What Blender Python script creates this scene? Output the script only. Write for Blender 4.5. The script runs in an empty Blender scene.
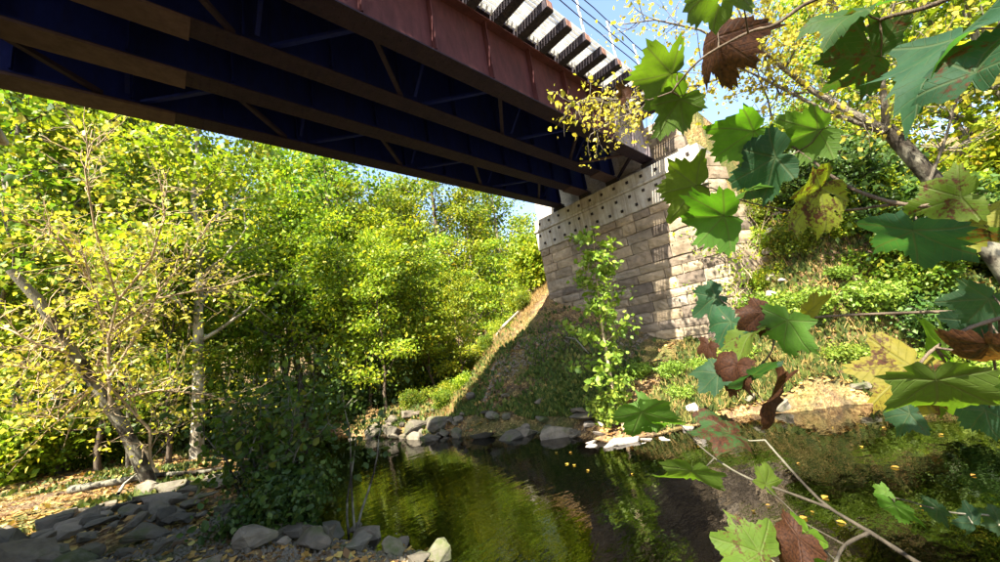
import bpy, bmesh, math, random
import numpy as np
from mathutils import Vector, Matrix

# ------------------------------------------------------------------ frame of reference
# world x runs along the bridge towards the abutment, world y across the bridge, z up;
# the camera stands on the near bank, 2.1 m above the creek.
SC = bpy.context.scene
COL = SC.collection
RNG = np.random.default_rng(7)
random.seed(7)

FPX, ROLL, PITCH, HEAD = 372.0, math.radians(9.0), math.radians(10.6), math.radians(46.8)
R_ = np.array([math.sin(HEAD), -math.cos(HEAD), 0.0])
H_ = np.array([math.cos(HEAD), math.sin(HEAD), 0.0])
Z_ = np.array([0.0, 0.0, 1.0])
FWD = H_ * math.cos(PITCH) + Z_ * math.sin(PITCH)
UP0 = -H_ * math.sin(PITCH) + Z_ * math.cos(PITCH)
CR = R_ * math.cos(ROLL) - UP0 * math.sin(ROLL)
CU = R_ * math.sin(ROLL) + UP0 * math.cos(ROLL)

def ray(px, py):
    d = CR * (px - 500) - CU * (py - 281) + FWD * FPX
    return d / np.linalg.norm(d)
def at(px, py, dist):
    return ray(px, py) * dist

# ------------------------------------------------------------------ camera, sky, sun, exposure
cam = bpy.data.cameras.new('camera'); cam.sensor_width = 36.0; cam.lens = 36.0 * FPX / 1000.0
cam.clip_start = 0.02; cam.clip_end = 2000.0
camo = bpy.data.objects.new('camera', cam); COL.objects.link(camo)
camo.matrix_world = Matrix(((CR[0], CU[0], -FWD[0], 0), (CR[1], CU[1], -FWD[1], 0), (CR[2], CU[2], -FWD[2], 0), (0, 0, 0, 1)))
SC.camera = camo

SUN = np.array([-0.78, -0.20, 1.0]); SUN /= np.linalg.norm(SUN)       # towards the sun
world = bpy.data.worlds.new('World'); SC.world = world; world.use_nodes = True
wn = world.node_tree.nodes; wl = world.node_tree.links
bgn = wn['Background']; sky = wn.new('ShaderNodeTexSky'); sky.sky_type = 'NISHITA'; sky.sun_disc = False
sky.sun_elevation = math.asin(SUN[2]); sky.sun_rotation = math.atan2(SUN[0], SUN[1])
sky.air_density = 1.0; sky.dust_density = 1.5; sky.ozone_density = 1.0
wl.new(sky.outputs[0], bgn.inputs['Color']); bgn.inputs['Strength'].default_value = 0.095
sl = bpy.data.lights.new('sun', 'SUN'); sl.energy = 5.0; sl.angle = math.radians(0.53); sl.color = (1.0, 0.92, 0.78)
so = bpy.data.objects.new('sun', sl); COL.objects.link(so)
so.rotation_euler = Vector(SUN).to_track_quat('Z', 'Y').to_euler()
vs = SC.view_settings
vs.view_transform = 'Standard'; vs.look = 'None'; vs.exposure = 2.55; vs.gamma = 1.0; vs.use_curve_mapping = False
cy = SC.cycles
cy.max_bounces = 8; cy.diffuse_bounces = 3; cy.glossy_bounces = 3; cy.transmission_bounces = 4; cy.transparent_max_bounces = 8
cy.use_denoising = True
try: cy.denoiser = 'OPENIMAGEDENOISE'
except Exception: pass

# ------------------------------------------------------------------ materials
class NT:
    def __init__(s, name):
        s.m = bpy.data.materials.new(name); s.m.use_nodes = True
        s.t = s.m.node_tree; s.t.nodes.clear()
        s.out = s.t.nodes.new('ShaderNodeOutputMaterial')
    def n(s, typ, ins=None, **kw):
        nd = s.t.nodes.new(typ)
        for k, v in kw.items(): setattr(nd, k, v)
        for k, v in (ins or {}).items(): s.set(nd, k, v)
        return nd
    def set(s, nd, k, v):
        sock = nd.inputs[k]
        if isinstance(v, bpy.types.NodeSocket): s.t.links.new(v, sock)
        elif isinstance(v, (tuple, list)) and len(v) == 3 and sock.type == 'RGBA': sock.default_value = (*v, 1)
        else: sock.default_value = v
    def math(s, op, a, b=0.0, clamp=False):
        nd = s.n('ShaderNodeMath', operation=op, use_clamp=clamp); s.set(nd, 0, a); s.set(nd, 1, b); return nd.outputs[0]
    def mix(s, f, a, b, blend='MIX'):
        nd = s.n('ShaderNodeMix', data_type='RGBA', blend_type=blend)
        s.set(nd, 0, f); s.set(nd, 6, a); s.set(nd, 7, b); return nd.outputs[2]
    def noise(s, vec=None, scale=5, detail=4, rough=.55, dist=0.0):
        nd = s.n('ShaderNodeTexNoise', {'Scale': scale, 'Detail': detail, 'Roughness': rough, 'Distortion': dist})
        if vec is not None: s.set(nd, 'Vector', vec)
        return nd.outputs[0]
    def ramp(s, f, stops):
        nd = s.n('ShaderNodeValToRGB'); s.set(nd, 0, f); e = nd.color_ramp.elements
        while len(e) < len(stops): e.new(0.5)
        for i, (p, c) in enumerate(stops): e[i].position = p; e[i].color = (*c, 1) if len(c) == 3 else c
        return nd.outputs[0]
    def rng(s, f, a, b, c=0.0, d=1.0):
        nd = s.n('ShaderNodeMapRange', {'From Min': a, 'From Max': b, 'To Min': c, 'To Max': d}); s.set(nd, 0, f); return nd.outputs[0]
    def pos(s): return s.n('ShaderNodeNewGeometry').outputs['Position']
    def obj(s): return s.n('ShaderNodeTexCoord').outputs['Object']
    def orand(s): return s.n('ShaderNodeObjectInfo').outputs['Random']
    def bump(s, h, st=.4, d=.02): return s.n('ShaderNodeBump', {'Strength': st, 'Distance': d, 'Height': h}).outputs[0]
    def bsdf(s, col, rough=.7, spec=.3, nrm=None, metal=0.0):
        nd = s.n('ShaderNodeBsdfPrincipled', {'Base Color': col, 'Roughness': rough, 'Specular IOR Level': spec, 'Metallic': metal})
        if nrm is not None: s.set(nd, 'Normal', nrm)
        return nd.outputs[0]
    def done(s, sh): s.t.links.new(sh, s.out.inputs['Surface']); return s.m

def hsv_shift(n, col, dh, dv):
    nd = n.n('ShaderNodeHueSaturation', {'Color': col}); n.set(nd, 'Hue', dh); n.set(nd, 'Value', dv); return nd.outputs[0]

def m_leaf(name, stops, trans=.5, hue=.015, val=.2, rough=.5):
    n = NT(name)
    r = n.n('ShaderNodeAttribute', attribute_name='rnd').outputs['Fac']
    c = n.ramp(r, stops); o = n.orand()
    c = hsv_shift(n, c, n.rng(o, 0, 1, .5 - hue, .5 + hue), n.rng(o, 0, 1, 1 - val, 1 + val))
    sh = n.bsdf(c, rough, .35)
    tr = n.n('ShaderNodeBsdfTranslucent', {'Color': n.mix(1.0, c, (1.0, 1.0, .55), 'MULTIPLY')}).outputs[0]
    mx = n.n('ShaderNodeMixShader', {0: trans}); n.set(mx, 1, sh); n.set(mx, 2, tr)
    return n.done(mx.outputs[0])

def m_bark(name, dark, light, scale=6.0, patch=None):
    n = NT(name); p = n.obj()
    mp = n.n('ShaderNodeMapping', {'Vector': p, 'Scale': (1, 1, .25)}).outputs[0]
    a = n.noise(mp, scale * 3, 6, .65); c = n.ramp(a, [(.3, dark), (.7, light)])
    if patch: c = n.mix(n.ramp(n.noise(p, 2.2, 4), [(.45, (0, 0, 0)), (.55, (1, 1, 1))]), c, patch)
    return n.done(n.bsdf(c, .9, .15, n.bump(a, .7, .03)))

def m_stone(name, cols, sc=3.0, moss=0.0, rough=.85, weather=.6):
    n = NT(name); p = n.obj(); w = n.pos(); o = n.orand()
    c = n.ramp(o, [(i / max(1, len(cols) - 1), c) for i, c in enumerate(cols)])
    f = n.noise(w, sc * 2.5, 7, .65)
    c = n.mix(.75, c, n.ramp(f, [(.25, (.35, .34, .33)), (.5, (.8, .8, .8)), (.78, (1.35, 1.3, 1.25))]), 'MULTIPLY')
    st = n.ramp(n.noise(w, 1.1, 5, .6), [(.45, (1, 1, 1)), (.68, (.45, .42, .38))])
    c = n.mix(weather, c, st, 'MULTIPLY')
    if moss: c = n.mix(n.ramp(n.noise(w, 1.7, 6, .7), [(.52, (0, 0, 0)), (.66, (moss, moss, moss))]), c, (.05, .065, .015))
    b = n.noise(w, sc * 9, 6, .7)
    return n.done(n.bsdf(c, rough, .25, n.bump(b, .55, .02)))

GREEN = [(0, (.045, .095, .010)), (.4, (.11, .19, .014)), (.75, (.22, .27, .018)), (1, (.40, .33, .03))]
YELL = [(0, (.10, .18, .012)), (.45, (.21, .31, .018)), (.8, (.38, .42, .025)), (1, (.56, .45, .03))]
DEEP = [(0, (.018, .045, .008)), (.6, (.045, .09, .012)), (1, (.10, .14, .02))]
TANL = [(0, (.16, .14, .03)), (.5, (.34, .24, .04)), (1, (.45, .25, .05))]
M = {}
M['leaf_green'] = m_leaf('leaf_green', GREEN)
M['leaf_yellow'] = m_leaf('leaf_yellow', YELL)
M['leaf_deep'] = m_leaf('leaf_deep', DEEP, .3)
M['leaf_tan'] = m_leaf('leaf_tan', TANL)
M['leaf_gold'] = m_leaf('leaf_gold', [(0, (.22, .24, .03)), (.5, (.5, .44, .05)), (1, (.62, .48, .10))])
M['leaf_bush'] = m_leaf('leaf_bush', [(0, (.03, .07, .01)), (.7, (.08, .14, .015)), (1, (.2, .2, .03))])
M['leaf_lime'] = m_leaf('leaf_lime', [(0, (.10, .19, .02)), (.6, (.19, .28, .03)), (1, (.30, .34, .05))], .45, .01, .1)
M['bark'] = m_bark('bark', (.03, .022, .015), (.13, .10, .07))
M['bark_grey'] = m_bark('bark_grey', (.05, .045, .035), (.22, .19, .14))
M['bark_pale'] = m_bark('bark_pale', (.10, .085, .06), (.28, .24, .17), 4, (.40, .36, .28))
M['twig_tan'] = m_bark('twig_tan', (.22, .16, .09), (.55, .42, .26))
M['bark_dark'] = m_bark('bark_dark', (.012, .010, .008), (.06, .05, .035), 8, (.16, .15, .11))
M['stone'] = m_stone('sandstone_block', [(.26, .20, .14), (.40, .31, .20), (.30, .25, .19), (.45, .35, .23), (.15, .12, .095), (.34, .27, .18), (.21, .17, .13)], 3, weather=.85)
M['mortar'] = m_stone('mortar', [(.46, .41, .34), (.46, .41, .34)], 6)
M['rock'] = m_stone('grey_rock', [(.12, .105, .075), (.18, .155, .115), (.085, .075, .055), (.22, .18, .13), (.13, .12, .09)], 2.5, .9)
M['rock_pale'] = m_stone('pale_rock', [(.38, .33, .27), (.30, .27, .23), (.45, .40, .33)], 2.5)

def m_concrete():
    n = NT('concrete'); w = n.pos()
    c = n.ramp(n.noise(w, 3, 7, .65), [(.3, (.30, .28, .24)), (.7, (.50, .47, .40))])
    mp = n.n('ShaderNodeMapping', {'Vector': w, 'Scale': (1, 6, .5)}).outputs[0]
    c = n.mix(.7, c, n.ramp(n.noise(mp, 1.5, 5, .6), [(.35, (.45, .36, .26)), (.58, (1, 1, 1))]), 'MULTIPLY')
    return n.done(n.bsdf(c, .85, .2, n.bump(n.noise(w, 25, 5), .3, .01)))
M['concrete'] = m_concrete()

def m_paint(name, base, rust, amt=.5, rough=.5):
    n = NT(name); w = n.pos()
    mp = n.n('ShaderNodeMapping', {'Vector': w, 'Scale': (1, 1, .35)}).outputs[0]
    a = n.noise(mp, 2.2, 8, .68)
    c = n.mix(n.ramp(a, [(.48, (0, 0, 0)), (.75, (amt, amt, amt))]), base, rust)
    v = n.ramp(n.noise(mp, 9, 5, .6), [(.3, (.72, .72, .72)), (.7, (1.2, 1.2, 1.2))])
    c = n.mix(.7, c, v, 'MULTIPLY')
    mq = n.n('ShaderNodeMapping', {'Vector': w, 'Scale': (7, 7, .6)}).outputs[0]
    c = n.mix(n.ramp(n.noise(mq, 1.3, 5, .7), [(.52, (0, 0, 0)), (.72, (.55, .55, .55))]), c, rust)
    return n.done(n.bsdf(c, max(rough, .65), .1, n.bump(n.noise(w, 30, 4), .25, .008)))
M['steel_shade'] = m_paint('shade_blue_steel', (.006, .011, .075), (.010, .010, .03), .6)  # blue cast of the shade under the deck, put into the steel's colour
M['steel_brown'] = m_paint('maroon_steel', (.080, .028, .028), (.03, .013, .014), .7)
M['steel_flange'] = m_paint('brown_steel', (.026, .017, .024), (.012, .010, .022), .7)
M['steel_plate'] = m_paint('faded_brown_plate', (.075, .048, .045), (.045, .028, .026), .6)
M['steel_grey'] = m_paint('pale_grey_steel', (.30, .25, .25), (.16, .10, .08), .6)
M['tie_wood'] = m_bark('tie_wood', (.012, .012, .02), (.05, .04, .045))
M['tie_end'] = m_bark('tie_end', (.22, .10, .07), (.42, .24, .17))
M['dark_iron'] = m_paint('dark_iron', (.02, .018, .018), (.06, .03, .02), .6)
M['galv'] = m_paint('galvanised_steel', (.50, .50, .48), (.35, .32, .28), .4, .4)

def m_panel():
    n = NT('translucent_walkway_slat'); w = n.pos()
    c = n.ramp(n.noise(w, 6, 5), [(.3, (.60, .59, .56)), (.7, (.80, .79, .75))])
    mx = n.n('ShaderNodeMixShader', {0: .55}); n.set(mx, 1, n.bsdf(c, .6, .3)); n.set(mx, 2, n.n('ShaderNodeBsdfTranslucent', {'Color': c}).outputs[0])
    return n.done(mx.outputs[0])
M['panel'] = m_panel()

def m_ground():
    n = NT('forest_floor'); w = n.pos()
    big = n.noise(w, .35, 5, .6); med = n.noise(w, 2.3, 6, .65); fine = n.noise(w, 14, 6, .7)
    vor = n.n('ShaderNodeTexVoronoi', {'Scale': 24.0, 'Vector': w}); vc = n.n('ShaderNodeSeparateColor', {0: vor.outputs['Color']}).outputs[0]
    dirt = n.ramp(fine, [(.3, (.045, .030, .018)), (.7, (.15, .105, .065))])
    litter = n.ramp(vc, [(0, (.06, .035, .015)), (.4, (.20, .115, .045)), (.75, (.33, .21, .09)), (1, (.42, .30, .12))])
    c = n.mix(n.ramp(med, [(.40, (0, 0, 0)), (.56, (.9, .9, .9))]), dirt, litter)
    gr = n.ramp(fine, [(.3, (.020, .035, .008)), (.7, (.075, .10, .022))])
    c = n.mix(n.ramp(big, [(.46, (0, 0, 0)), (.60, (.75, .75, .75))]), c, gr)
    bedf = n.rng(n.n('ShaderNodeSeparateXYZ', {0: w}).outputs[2], -2.28, -2.08, 1, 0)
    bed = n.ramp(n.noise(w, 7, 6, .7), [(.3, (.016, .012, .007)), (.7, (.075, .050, .022))])
    c = n.mix(bedf, c, bed)
    return n.done(n.bsdf(c, .95, .1, n.bump(n.math('ADD', fine, vor.outputs['Distance']), .8, .05)))
M['ground'] = m_ground()

def m_water():
    n = NT('creek_water'); w = n.pos()
    mp = n.n('ShaderNodeMapping', {'Vector': w, 'Rotation': (0, 0, math.radians(-43)), 'Scale': (1.0, 2.2, 1)}).outputs[0]
    h = n.math('ADD', n.noise(mp, 2.2, 3, .5, .3), n.math('MULTIPLY', n.noise(mp, 8.0, 2, .5), .22))
    bm = n.bump(h, .11, .06)
    fr = n.n('ShaderNodeFresnel', {'IOR': 1.95, 'Normal': bm}).outputs[0]
    gl = n.n('ShaderNodeBsdfGlossy', {'Color': (.95, .95, .95), 'Roughness': .015, 'Normal': bm}).outputs[0]
    tr = n.n('ShaderNodeBsdfTransparent', {'Color': (.20, .155, .075)}).outputs[0]
    mx = n.n('ShaderNodeMixShader', {0: fr}); n.set(mx, 1, tr); n.set(mx, 2, gl)
    return n.done(mx.outputs[0])
M['water'] = m_water()

def m_grass(name, stops, trans=.3): return m_leaf(name, stops, trans, .01, .1, .7)
M['grass_green'] = m_grass('grass_green', [(0, (.03, .06, .01)), (.7, (.09, .13, .02)), (1, (.22, .20, .05))])
M['grass_dry'] = m_grass('grass_dry', [(0, (.12, .10, .03)), (.5, (.34, .22, .07)), (1, (.48, .33, .13))])
M['litter'] = m_grass('leaf_litter', [(0, (.07, .035, .014)), (.4, (.24, .12, .035)), (.8, (.42, .26, .07)), (1, (.40, .34, .10))], .15)

def m_hero():
    # near leaves: uv holds the flat leaf, object colour its tint, object alpha how far it has browned
    n = NT('sycamore_leaf')
    uv = n.n('ShaderNodeUVMap', uv_map='flat').outputs[0]
    sp = n.n('ShaderNodeSeparateXYZ', {0: uv}); x, y = sp.outputs[0], sp.outputs[1]
    best = None; side = None
    for a in (0, 48, -48, 102, -102):
        s, c = math.sin(math.radians(a)), math.cos(math.radians(a))
        al = n.math('ADD', n.math('MULTIPLY', x, s), n.math('MULTIPLY', y, c))
        cr = n.math('ABSOLUTE', n.math('SUBTRACT', n.math('MULTIPLY', x, c), n.math('MULTIPLY', y, s)))
        d = n.math('ADD', cr, n.math('MULTIPLY', n.math('LESS_THAN', al, 0.0), 9.0))
        wv = n.math('ABSOLUTE', n.math('SUBTRACT', n.math('FRACT', n.math('MULTIPLY', n.math('SUBTRACT', al, n.math('MULTIPLY', cr, .85)), 7.5)), .5))
        if best is None: best, side = d, wv
        else:
            lt = n.math('LESS_THAN', d, best)
            side = n.math('ADD', n.math('MULTIPLY', wv, lt), n.math('MULTIPLY', side, n.math('SUBTRACT', 1.0, lt)))
            best = n.math('MINIMUM', best, d)
    main = n.rng(best, .008, .026, 1, 0); sec = n.math('MULTIPLY', n.rng(side, .025, .09, 1, 0), .55)
    vein = n.math('MAXIMUM', main, sec)
    oi = n.n('ShaderNodeObjectInfo'); base = oi.outputs['Color']; br = oi.outputs['Alpha']
    off = n.n('ShaderNodeVectorMath', {0: uv}, operation='ADD'); cb = n.n('ShaderNodeCombineXYZ', {0: n.math('MULTIPLY', oi.outputs['Random'], 50.0)}).outputs[0]
    n.set(off, 1, cb); v2 = off.outputs[0]
    f = n.noise(v2, 3.2, 6, .65); g = n.noise(v2, 16, 4, .6)
    c = n.mix(.5, base, n.ramp(f, [(.3, (.55, .6, .6)), (.7, (1.35, 1.3, 1.0))]), 'MULTIPLY')
    back = n.n('ShaderNodeNewGeometry').outputs['Backfacing']
    c = n.mix(n.math('MULTIPLY', vein, .22), c, (.20, .22, .08))
    spot = n.math('ADD', n.math('MULTIPLY', f, .75), n.math('MULTIPLY', g, .35))
    mask = n.rng(n.math('ADD', spot, n.math('MULTIPLY', br, .62)), .76, .84, 0, 1)
    brown = n.ramp(g, [(.3, (.018, .008, .006)), (.7, (.095, .038, .018))])
    c = n.mix(mask, c, brown)
    bm = n.bump(n.math('ADD', n.math('MULTIPLY', vein, -.6), n.math('MULTIPLY', g, .25)), .5, .004)
    sh = n.bsdf(c, .6, .22, bm)
    tc = n.mix(1.0, c, (1.25, 1.45, .35), 'MULTIPLY')
    tr = n.n('ShaderNodeBsdfTranslucent', {'Color': n.mix(n.math('MULTIPLY', vein, .6), tc, (.03, .035, .01))}).outputs[0]
    mx = n.n('ShaderNodeMixShader', {0: .62}); n.set(mx, 1, sh); n.set(mx, 2, tr)
    return n.done(mx.outputs[0])
M['hero'] = m_hero()

# ------------------------------------------------------------------ helpers
def tag(o, label=None, cat=None, group=None, kind=None):
    if label: o['label'] = label
    if cat: o['category'] = cat
    if group: o['group'] = group
    if kind: o['kind'] = kind
    return o
def empty(name, loc=(0, 0, 0), rz=0.0):
    o = bpy.data.objects.new(name, None); COL.objects.link(o); o.location = [float(v) for v in loc]; o.rotation_euler[2] = rz
    o.empty_display_size = .1
    return o
def link(name, me, parent=None, mat=None):
    o = bpy.data.objects.new(name, me); COL.objects.link(o)
    if parent is not None: o.parent = parent
    if mat is not None and not me.materials: me.materials.append(M[mat])
    return o
def mesh(name, verts, faces, smooth=False):
    me = bpy.data.meshes.new(name); me.from_pydata([tuple(map(float, v)) for v in verts], [], [tuple(map(int, f)) for f in faces]); me.update()
    if smooth: me.polygons.foreach_set('use_smooth', [True] * len(me.polygons))
    return me
def np_mesh(name, V, F, rnd=None, smooth=False):
    """V (n,3) and F (m,k) arrays, k the same for every face; rnd a float per face."""
    me = bpy.data.meshes.new(name); k = F.shape[1]
    me.vertices.add(len(V)); me.vertices.foreach_set('co', V.astype(np.float32).ravel())
    me.loops.add(F.size); me.loops.foreach_set('vertex_index', F.astype(np.int32).ravel())
    me.polygons.add(len(F)); me.polygons.foreach_set('loop_start', np.arange(0, F.size, k, dtype=np.int32))
    if smooth: me.polygons.foreach_set('use_smooth', np.ones(len(F), bool))
    if rnd is not None:
        a = me.attributes.new('rnd', 'FLOAT', 'FACE'); a.data.foreach_set('value', rnd.astype(np.float32))
    me.update(calc_edges=True); return me
BOXF = [(0, 3, 2, 1), (4, 5, 6, 7), (0, 1, 5, 4), (1, 2, 6, 5), (2, 3, 7, 6), (3, 0, 4, 7)]
def boxv(x0, x1, y0, y1, z0, z1):
    return [(x0, y0, z0), (x1, y0, z0), (x1, y1, z0), (x0, y1, z0), (x0, y0, z1), (x1, y0, z1), (x1, y1, z1), (x0, y1, z1)]
def box(name, b, parent, mat, bevel=0.0):
    if bevel:
        bm = bmesh.new(); vs_ = [bm.verts.new(v) for v in boxv(*b)]
        for f in BOXF: bm.faces.new([vs_[i] for i in f])
        bmesh.ops.bevel(bm, geom=bm.edges[:], offset=bevel, segments=1, affect='EDGES')
        me = bpy.data.meshes.new(name); bm.to_mesh(me); bm.free()
    else: me = mesh(name, boxv(*b), BOXF)
    return link(name, me, parent, mat)
def beam(name, p, q, w, h, parent, mat):
    p, q = np.array(p, float), np.array(q, float); d = q - p; L = np.linalg.norm(d); d /= L
    s = np.cross(d, Z_); s /= np.linalg.norm(s); u = np.cross(s, d)
    V = []
    for e in (p, q):
        for a, b in ((-1, -1), (1, -1), (1, 1), (-1, 1)): V.append(e + s * a * w / 2 + u * b * h / 2)
    return link(name, mesh(name, V, [(0, 1, 2, 3), (7, 6, 5, 4), (0, 4, 5, 1), (1, 5, 6, 2), (2, 6, 7, 3), (3, 7, 4, 0)]), parent, mat)

class Tubes:
    def __init__(s): s.V = []; s.F = []; s.n = 0
    def add(s, pts, radii, sides=6):
        pts = np.asarray(pts, float); k = len(pts)
        d = np.gradient(pts, axis=0); d /= np.linalg.norm(d, axis=1)[:, None] + 1e-9
        ref = np.array([.31, .87, .12]); a = np.cross(d, ref); a /= np.linalg.norm(a, axis=1)[:, None] + 1e-9; b = np.cross(d, a)
        th = np.arange(sides) * 2 * math.pi / sides
        ring = a[:, None, :] * np.cos(th)[None, :, None] + b[:, None, :] * np.sin(th)[None, :, None]
        V = pts[:, None, :] + ring * np.asarray(radii, float)[:, None, None]
        i = np.arange(k - 1)[:, None] * sides; j = np.arange(sides)[None, :]; jn = (j + 1) % sides
        F = np.stack([i + j, i + jn, i + sides + jn, i + sides + j], -1).reshape(-1, 4) + s.n
        s.V.append(V.reshape(-1, 3)); s.F.append(F); s.n += k * sides
    def build(s, name, parent, mat):
        return link(name, np_mesh(name, np.concatenate(s.V), np.concatenate(s.F), smooth=True), parent, mat)

# leaf template: folded pointed leaf, along +y, up +z
LEAF4 = (np.array([(0, 0, 0), (.33, .42, .07), (0, 1, -.05), (-.33, .42, .07)]), np.array([(0, 1, 2), (0, 2, 3)]))
LEAF8 = (np.array([(0, 0, 0), (.26, .22, .06), (.36, .5, .08), (.2, .8, .02), (0, 1, -.1), (-.2, .8, .02), (-.36, .5, .08), (-.26, .22, .06), (0, .5, 0)]),
         np.array([(8, 0, 1), (8, 1, 2), (8, 2, 3), (8, 3, 4), (8, 4, 5), (8, 5, 6), (8, 6, 7), (8, 7, 0)]))
BLADE = (np.array([(-.035, 0, 0), (.035, 0, 0), (.0, 1, .25)]), np.array([(0, 1, 2)]))
def unit(a): return a / (np.linalg.norm(a, axis=-1, keepdims=True) + 1e-9)
def leaves(name, P, D, N, S, rng, tmpl=LEAF4, rnd=None):
    T, F = tmpl; D = unit(D); X = unit(np.cross(D, N)); N2 = np.cross(X, D)
    V = P[:, None, :] + S[:, None, None] * (T[None, :, 0:1] * X[:, None, :] + T[None, :, 1:2] * D[:, None, :] + T[None, :, 2:3] * N2[:, None, :])
    FF = (F[None] + (np.arange(len(P)) * len(T))[:, None, None]).reshape(-1, F.shape[1])
    if rnd is None: rnd = rng.random(len(P))
    return np_mesh(name, V.reshape(-1, 3), FF, np.repeat(rnd, len(F)))
def leaf_cloud(name, A, per, spread, size, rng, tmpl=LEAF4, up=.6, flat=.7):
    """A (n,3) anchors; per leaves round each"""
    n = len(A) * per
    P = np.repeat(A, per, 0) + rng.normal(0, 1, (n, 3)) * spread * np.array([1, 1, flat])
    D = rng.normal(0, 1, (n, 3)); D[:, 2] -= .35
    N = rng.normal(0, 1, (n, 3)) * .8; N[:, 2] += up
    S = size * (.5 + 1.1 * rng.random(n) ** 1.6)
    r = np.clip(np.repeat(rng.random(len(A)), per) * .55 + rng.random(n) * .55 - .05, 0, 1)
    return leaves(name, P, D, N, S, rng, tmpl, r)

def curve_pts(p, d, L, n, rng, wob=.15, lift=0.0):
    pts = [np.array(p, float)]; d = np.array(d, float) / np.linalg.norm(d)
    for i in range(n):
        d = d + rng.normal(0, wob, 3) + np.array([0, 0, lift]); d /= np.linalg.norm(d)
        pts.append(pts[-1] + d * L / n)
    return np.array(pts)

def grow(T, L2, anchors, rng, trunk, r0, r1, n_limb, t0, limb_len, elev=(.2, .9), sub=4, lift=.05, twig=True, limb_r=.45, start_t=.25):
    """trunk polyline -> trunk tube in T, limbs in L2, leaf anchors"""
    k = len(trunk); T.add(trunk, np.linspace(r0, r1, k), 9)
    for i in range(n_limb):
        t = t0 + (1 - t0) * (i + rng.random() * .7) / n_limb; f = min(t, .999) * (k - 1); j = int(f); p = trunk[j] + (trunk[j + 1] - trunk[j]) * (f - j)
        az = i * 2.399 + rng.normal(0, .35); el = rng.uniform(*elev) + .5 * t
        d = np.array([math.cos(az) * math.cos(el), math.sin(az) * math.cos(el), math.sin(el)])
        L = limb_len * (1.05 - .62 * (t - t0) / (1 - t0)) * rng.uniform(.75, 1.2); rr = (r0 + (r1 - r0) * t) * limb_r + .006
        lp = curve_pts(p, d, L, 6, rng, .13, lift); L2.add(lp, np.linspace(rr, .008, 7), 5)
        for q in lp[3:]: anchors.append(q)
        for s in range(sub):
            u = rng.uniform(start_t, .95) * 6; jj = min(5, int(u)); pp = lp[jj] + (lp[jj + 1] - lp[jj]) * (u - jj)
            dd = unit(lp[jj + 1] - lp[jj]) + rng.normal(0, .75, 3)
            sp = curve_pts(pp, dd, L * rng.uniform(.25, .5), 4, rng, .2, .03); L2.add(sp, np.linspace(rr * .4, .005, 5), 4)
            for q in sp[1:]: anchors.append(q)
            if twig:
                tp = curve_pts(sp[2], unit(sp[3] - sp[2]) + rng.normal(0, .8, 3), L * .22, 3, rng, .2); L2.add(tp, [.008, .006, .004, .003], 3)
                anchors.append(tp[-1]); anchors.append(tp[1])

def copy_tree(root, loc, rz=0.0, scale=(1, 1, 1), label=None):
    c = root.copy(); COL.objects.link(c); c.location = [float(v) for v in loc]; c.rotation_euler[2] = rz; c.scale = scale
    if label: c['label'] = label
    for ch in root.children:
        d = ch.copy(); COL.objects.link(d); d.parent = c
        for g in ch.children:
            e = g.copy(); COL.objects.link(e); e.parent = d
    return c

# ------------------------------------------------------------------ terrain
WZ = -2.1
_fa = np.array([(-200, 40), (-60, 16), (-20, 12.6), (-8, 11), (-.5, 10.3), (1.4, 10.2), (3, 9.1), (4.0, 7.3), (4.75, 6.75), (5.6, 7.0), (6.5, 7.2), (8.4, 6.4), (12, 5.4), (16, 5.0), (22, 4.6), (30, 4.2), (36, 3.5), (300, 3.5)])
_na = np.array([(-200, 20), (-60, 2), (-20, 1.6), (-8, 2.4), (0, 2.5), (4.2, 2.1), (5.6, 1.85), (8, 1.9), (11, 1.9), (13, 1.9), (16, 2.1), (22, 2.5), (30, 3.2), (36, 3.5), (300, 3.5)])
def smooth(e0, e1, x): t = np.clip((x - e0) / (e1 - e0), 0, 1); return t * t * (3 - 2 * t)
def vnoise(x, y):
    return (np.sin(x * 1.7 + np.sin(y * 1.3) * 1.2) * np.cos(y * 1.9 + np.sin(x * .9)) + .5 * np.sin(x * 4.3 + 1.3 * np.sin(y * 3.1)) * np.sin(y * 4.7 + x) + .25 * np.sin(x * 9.7 + y * 3) * np.sin(y * 10.3 - x * 2))
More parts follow.
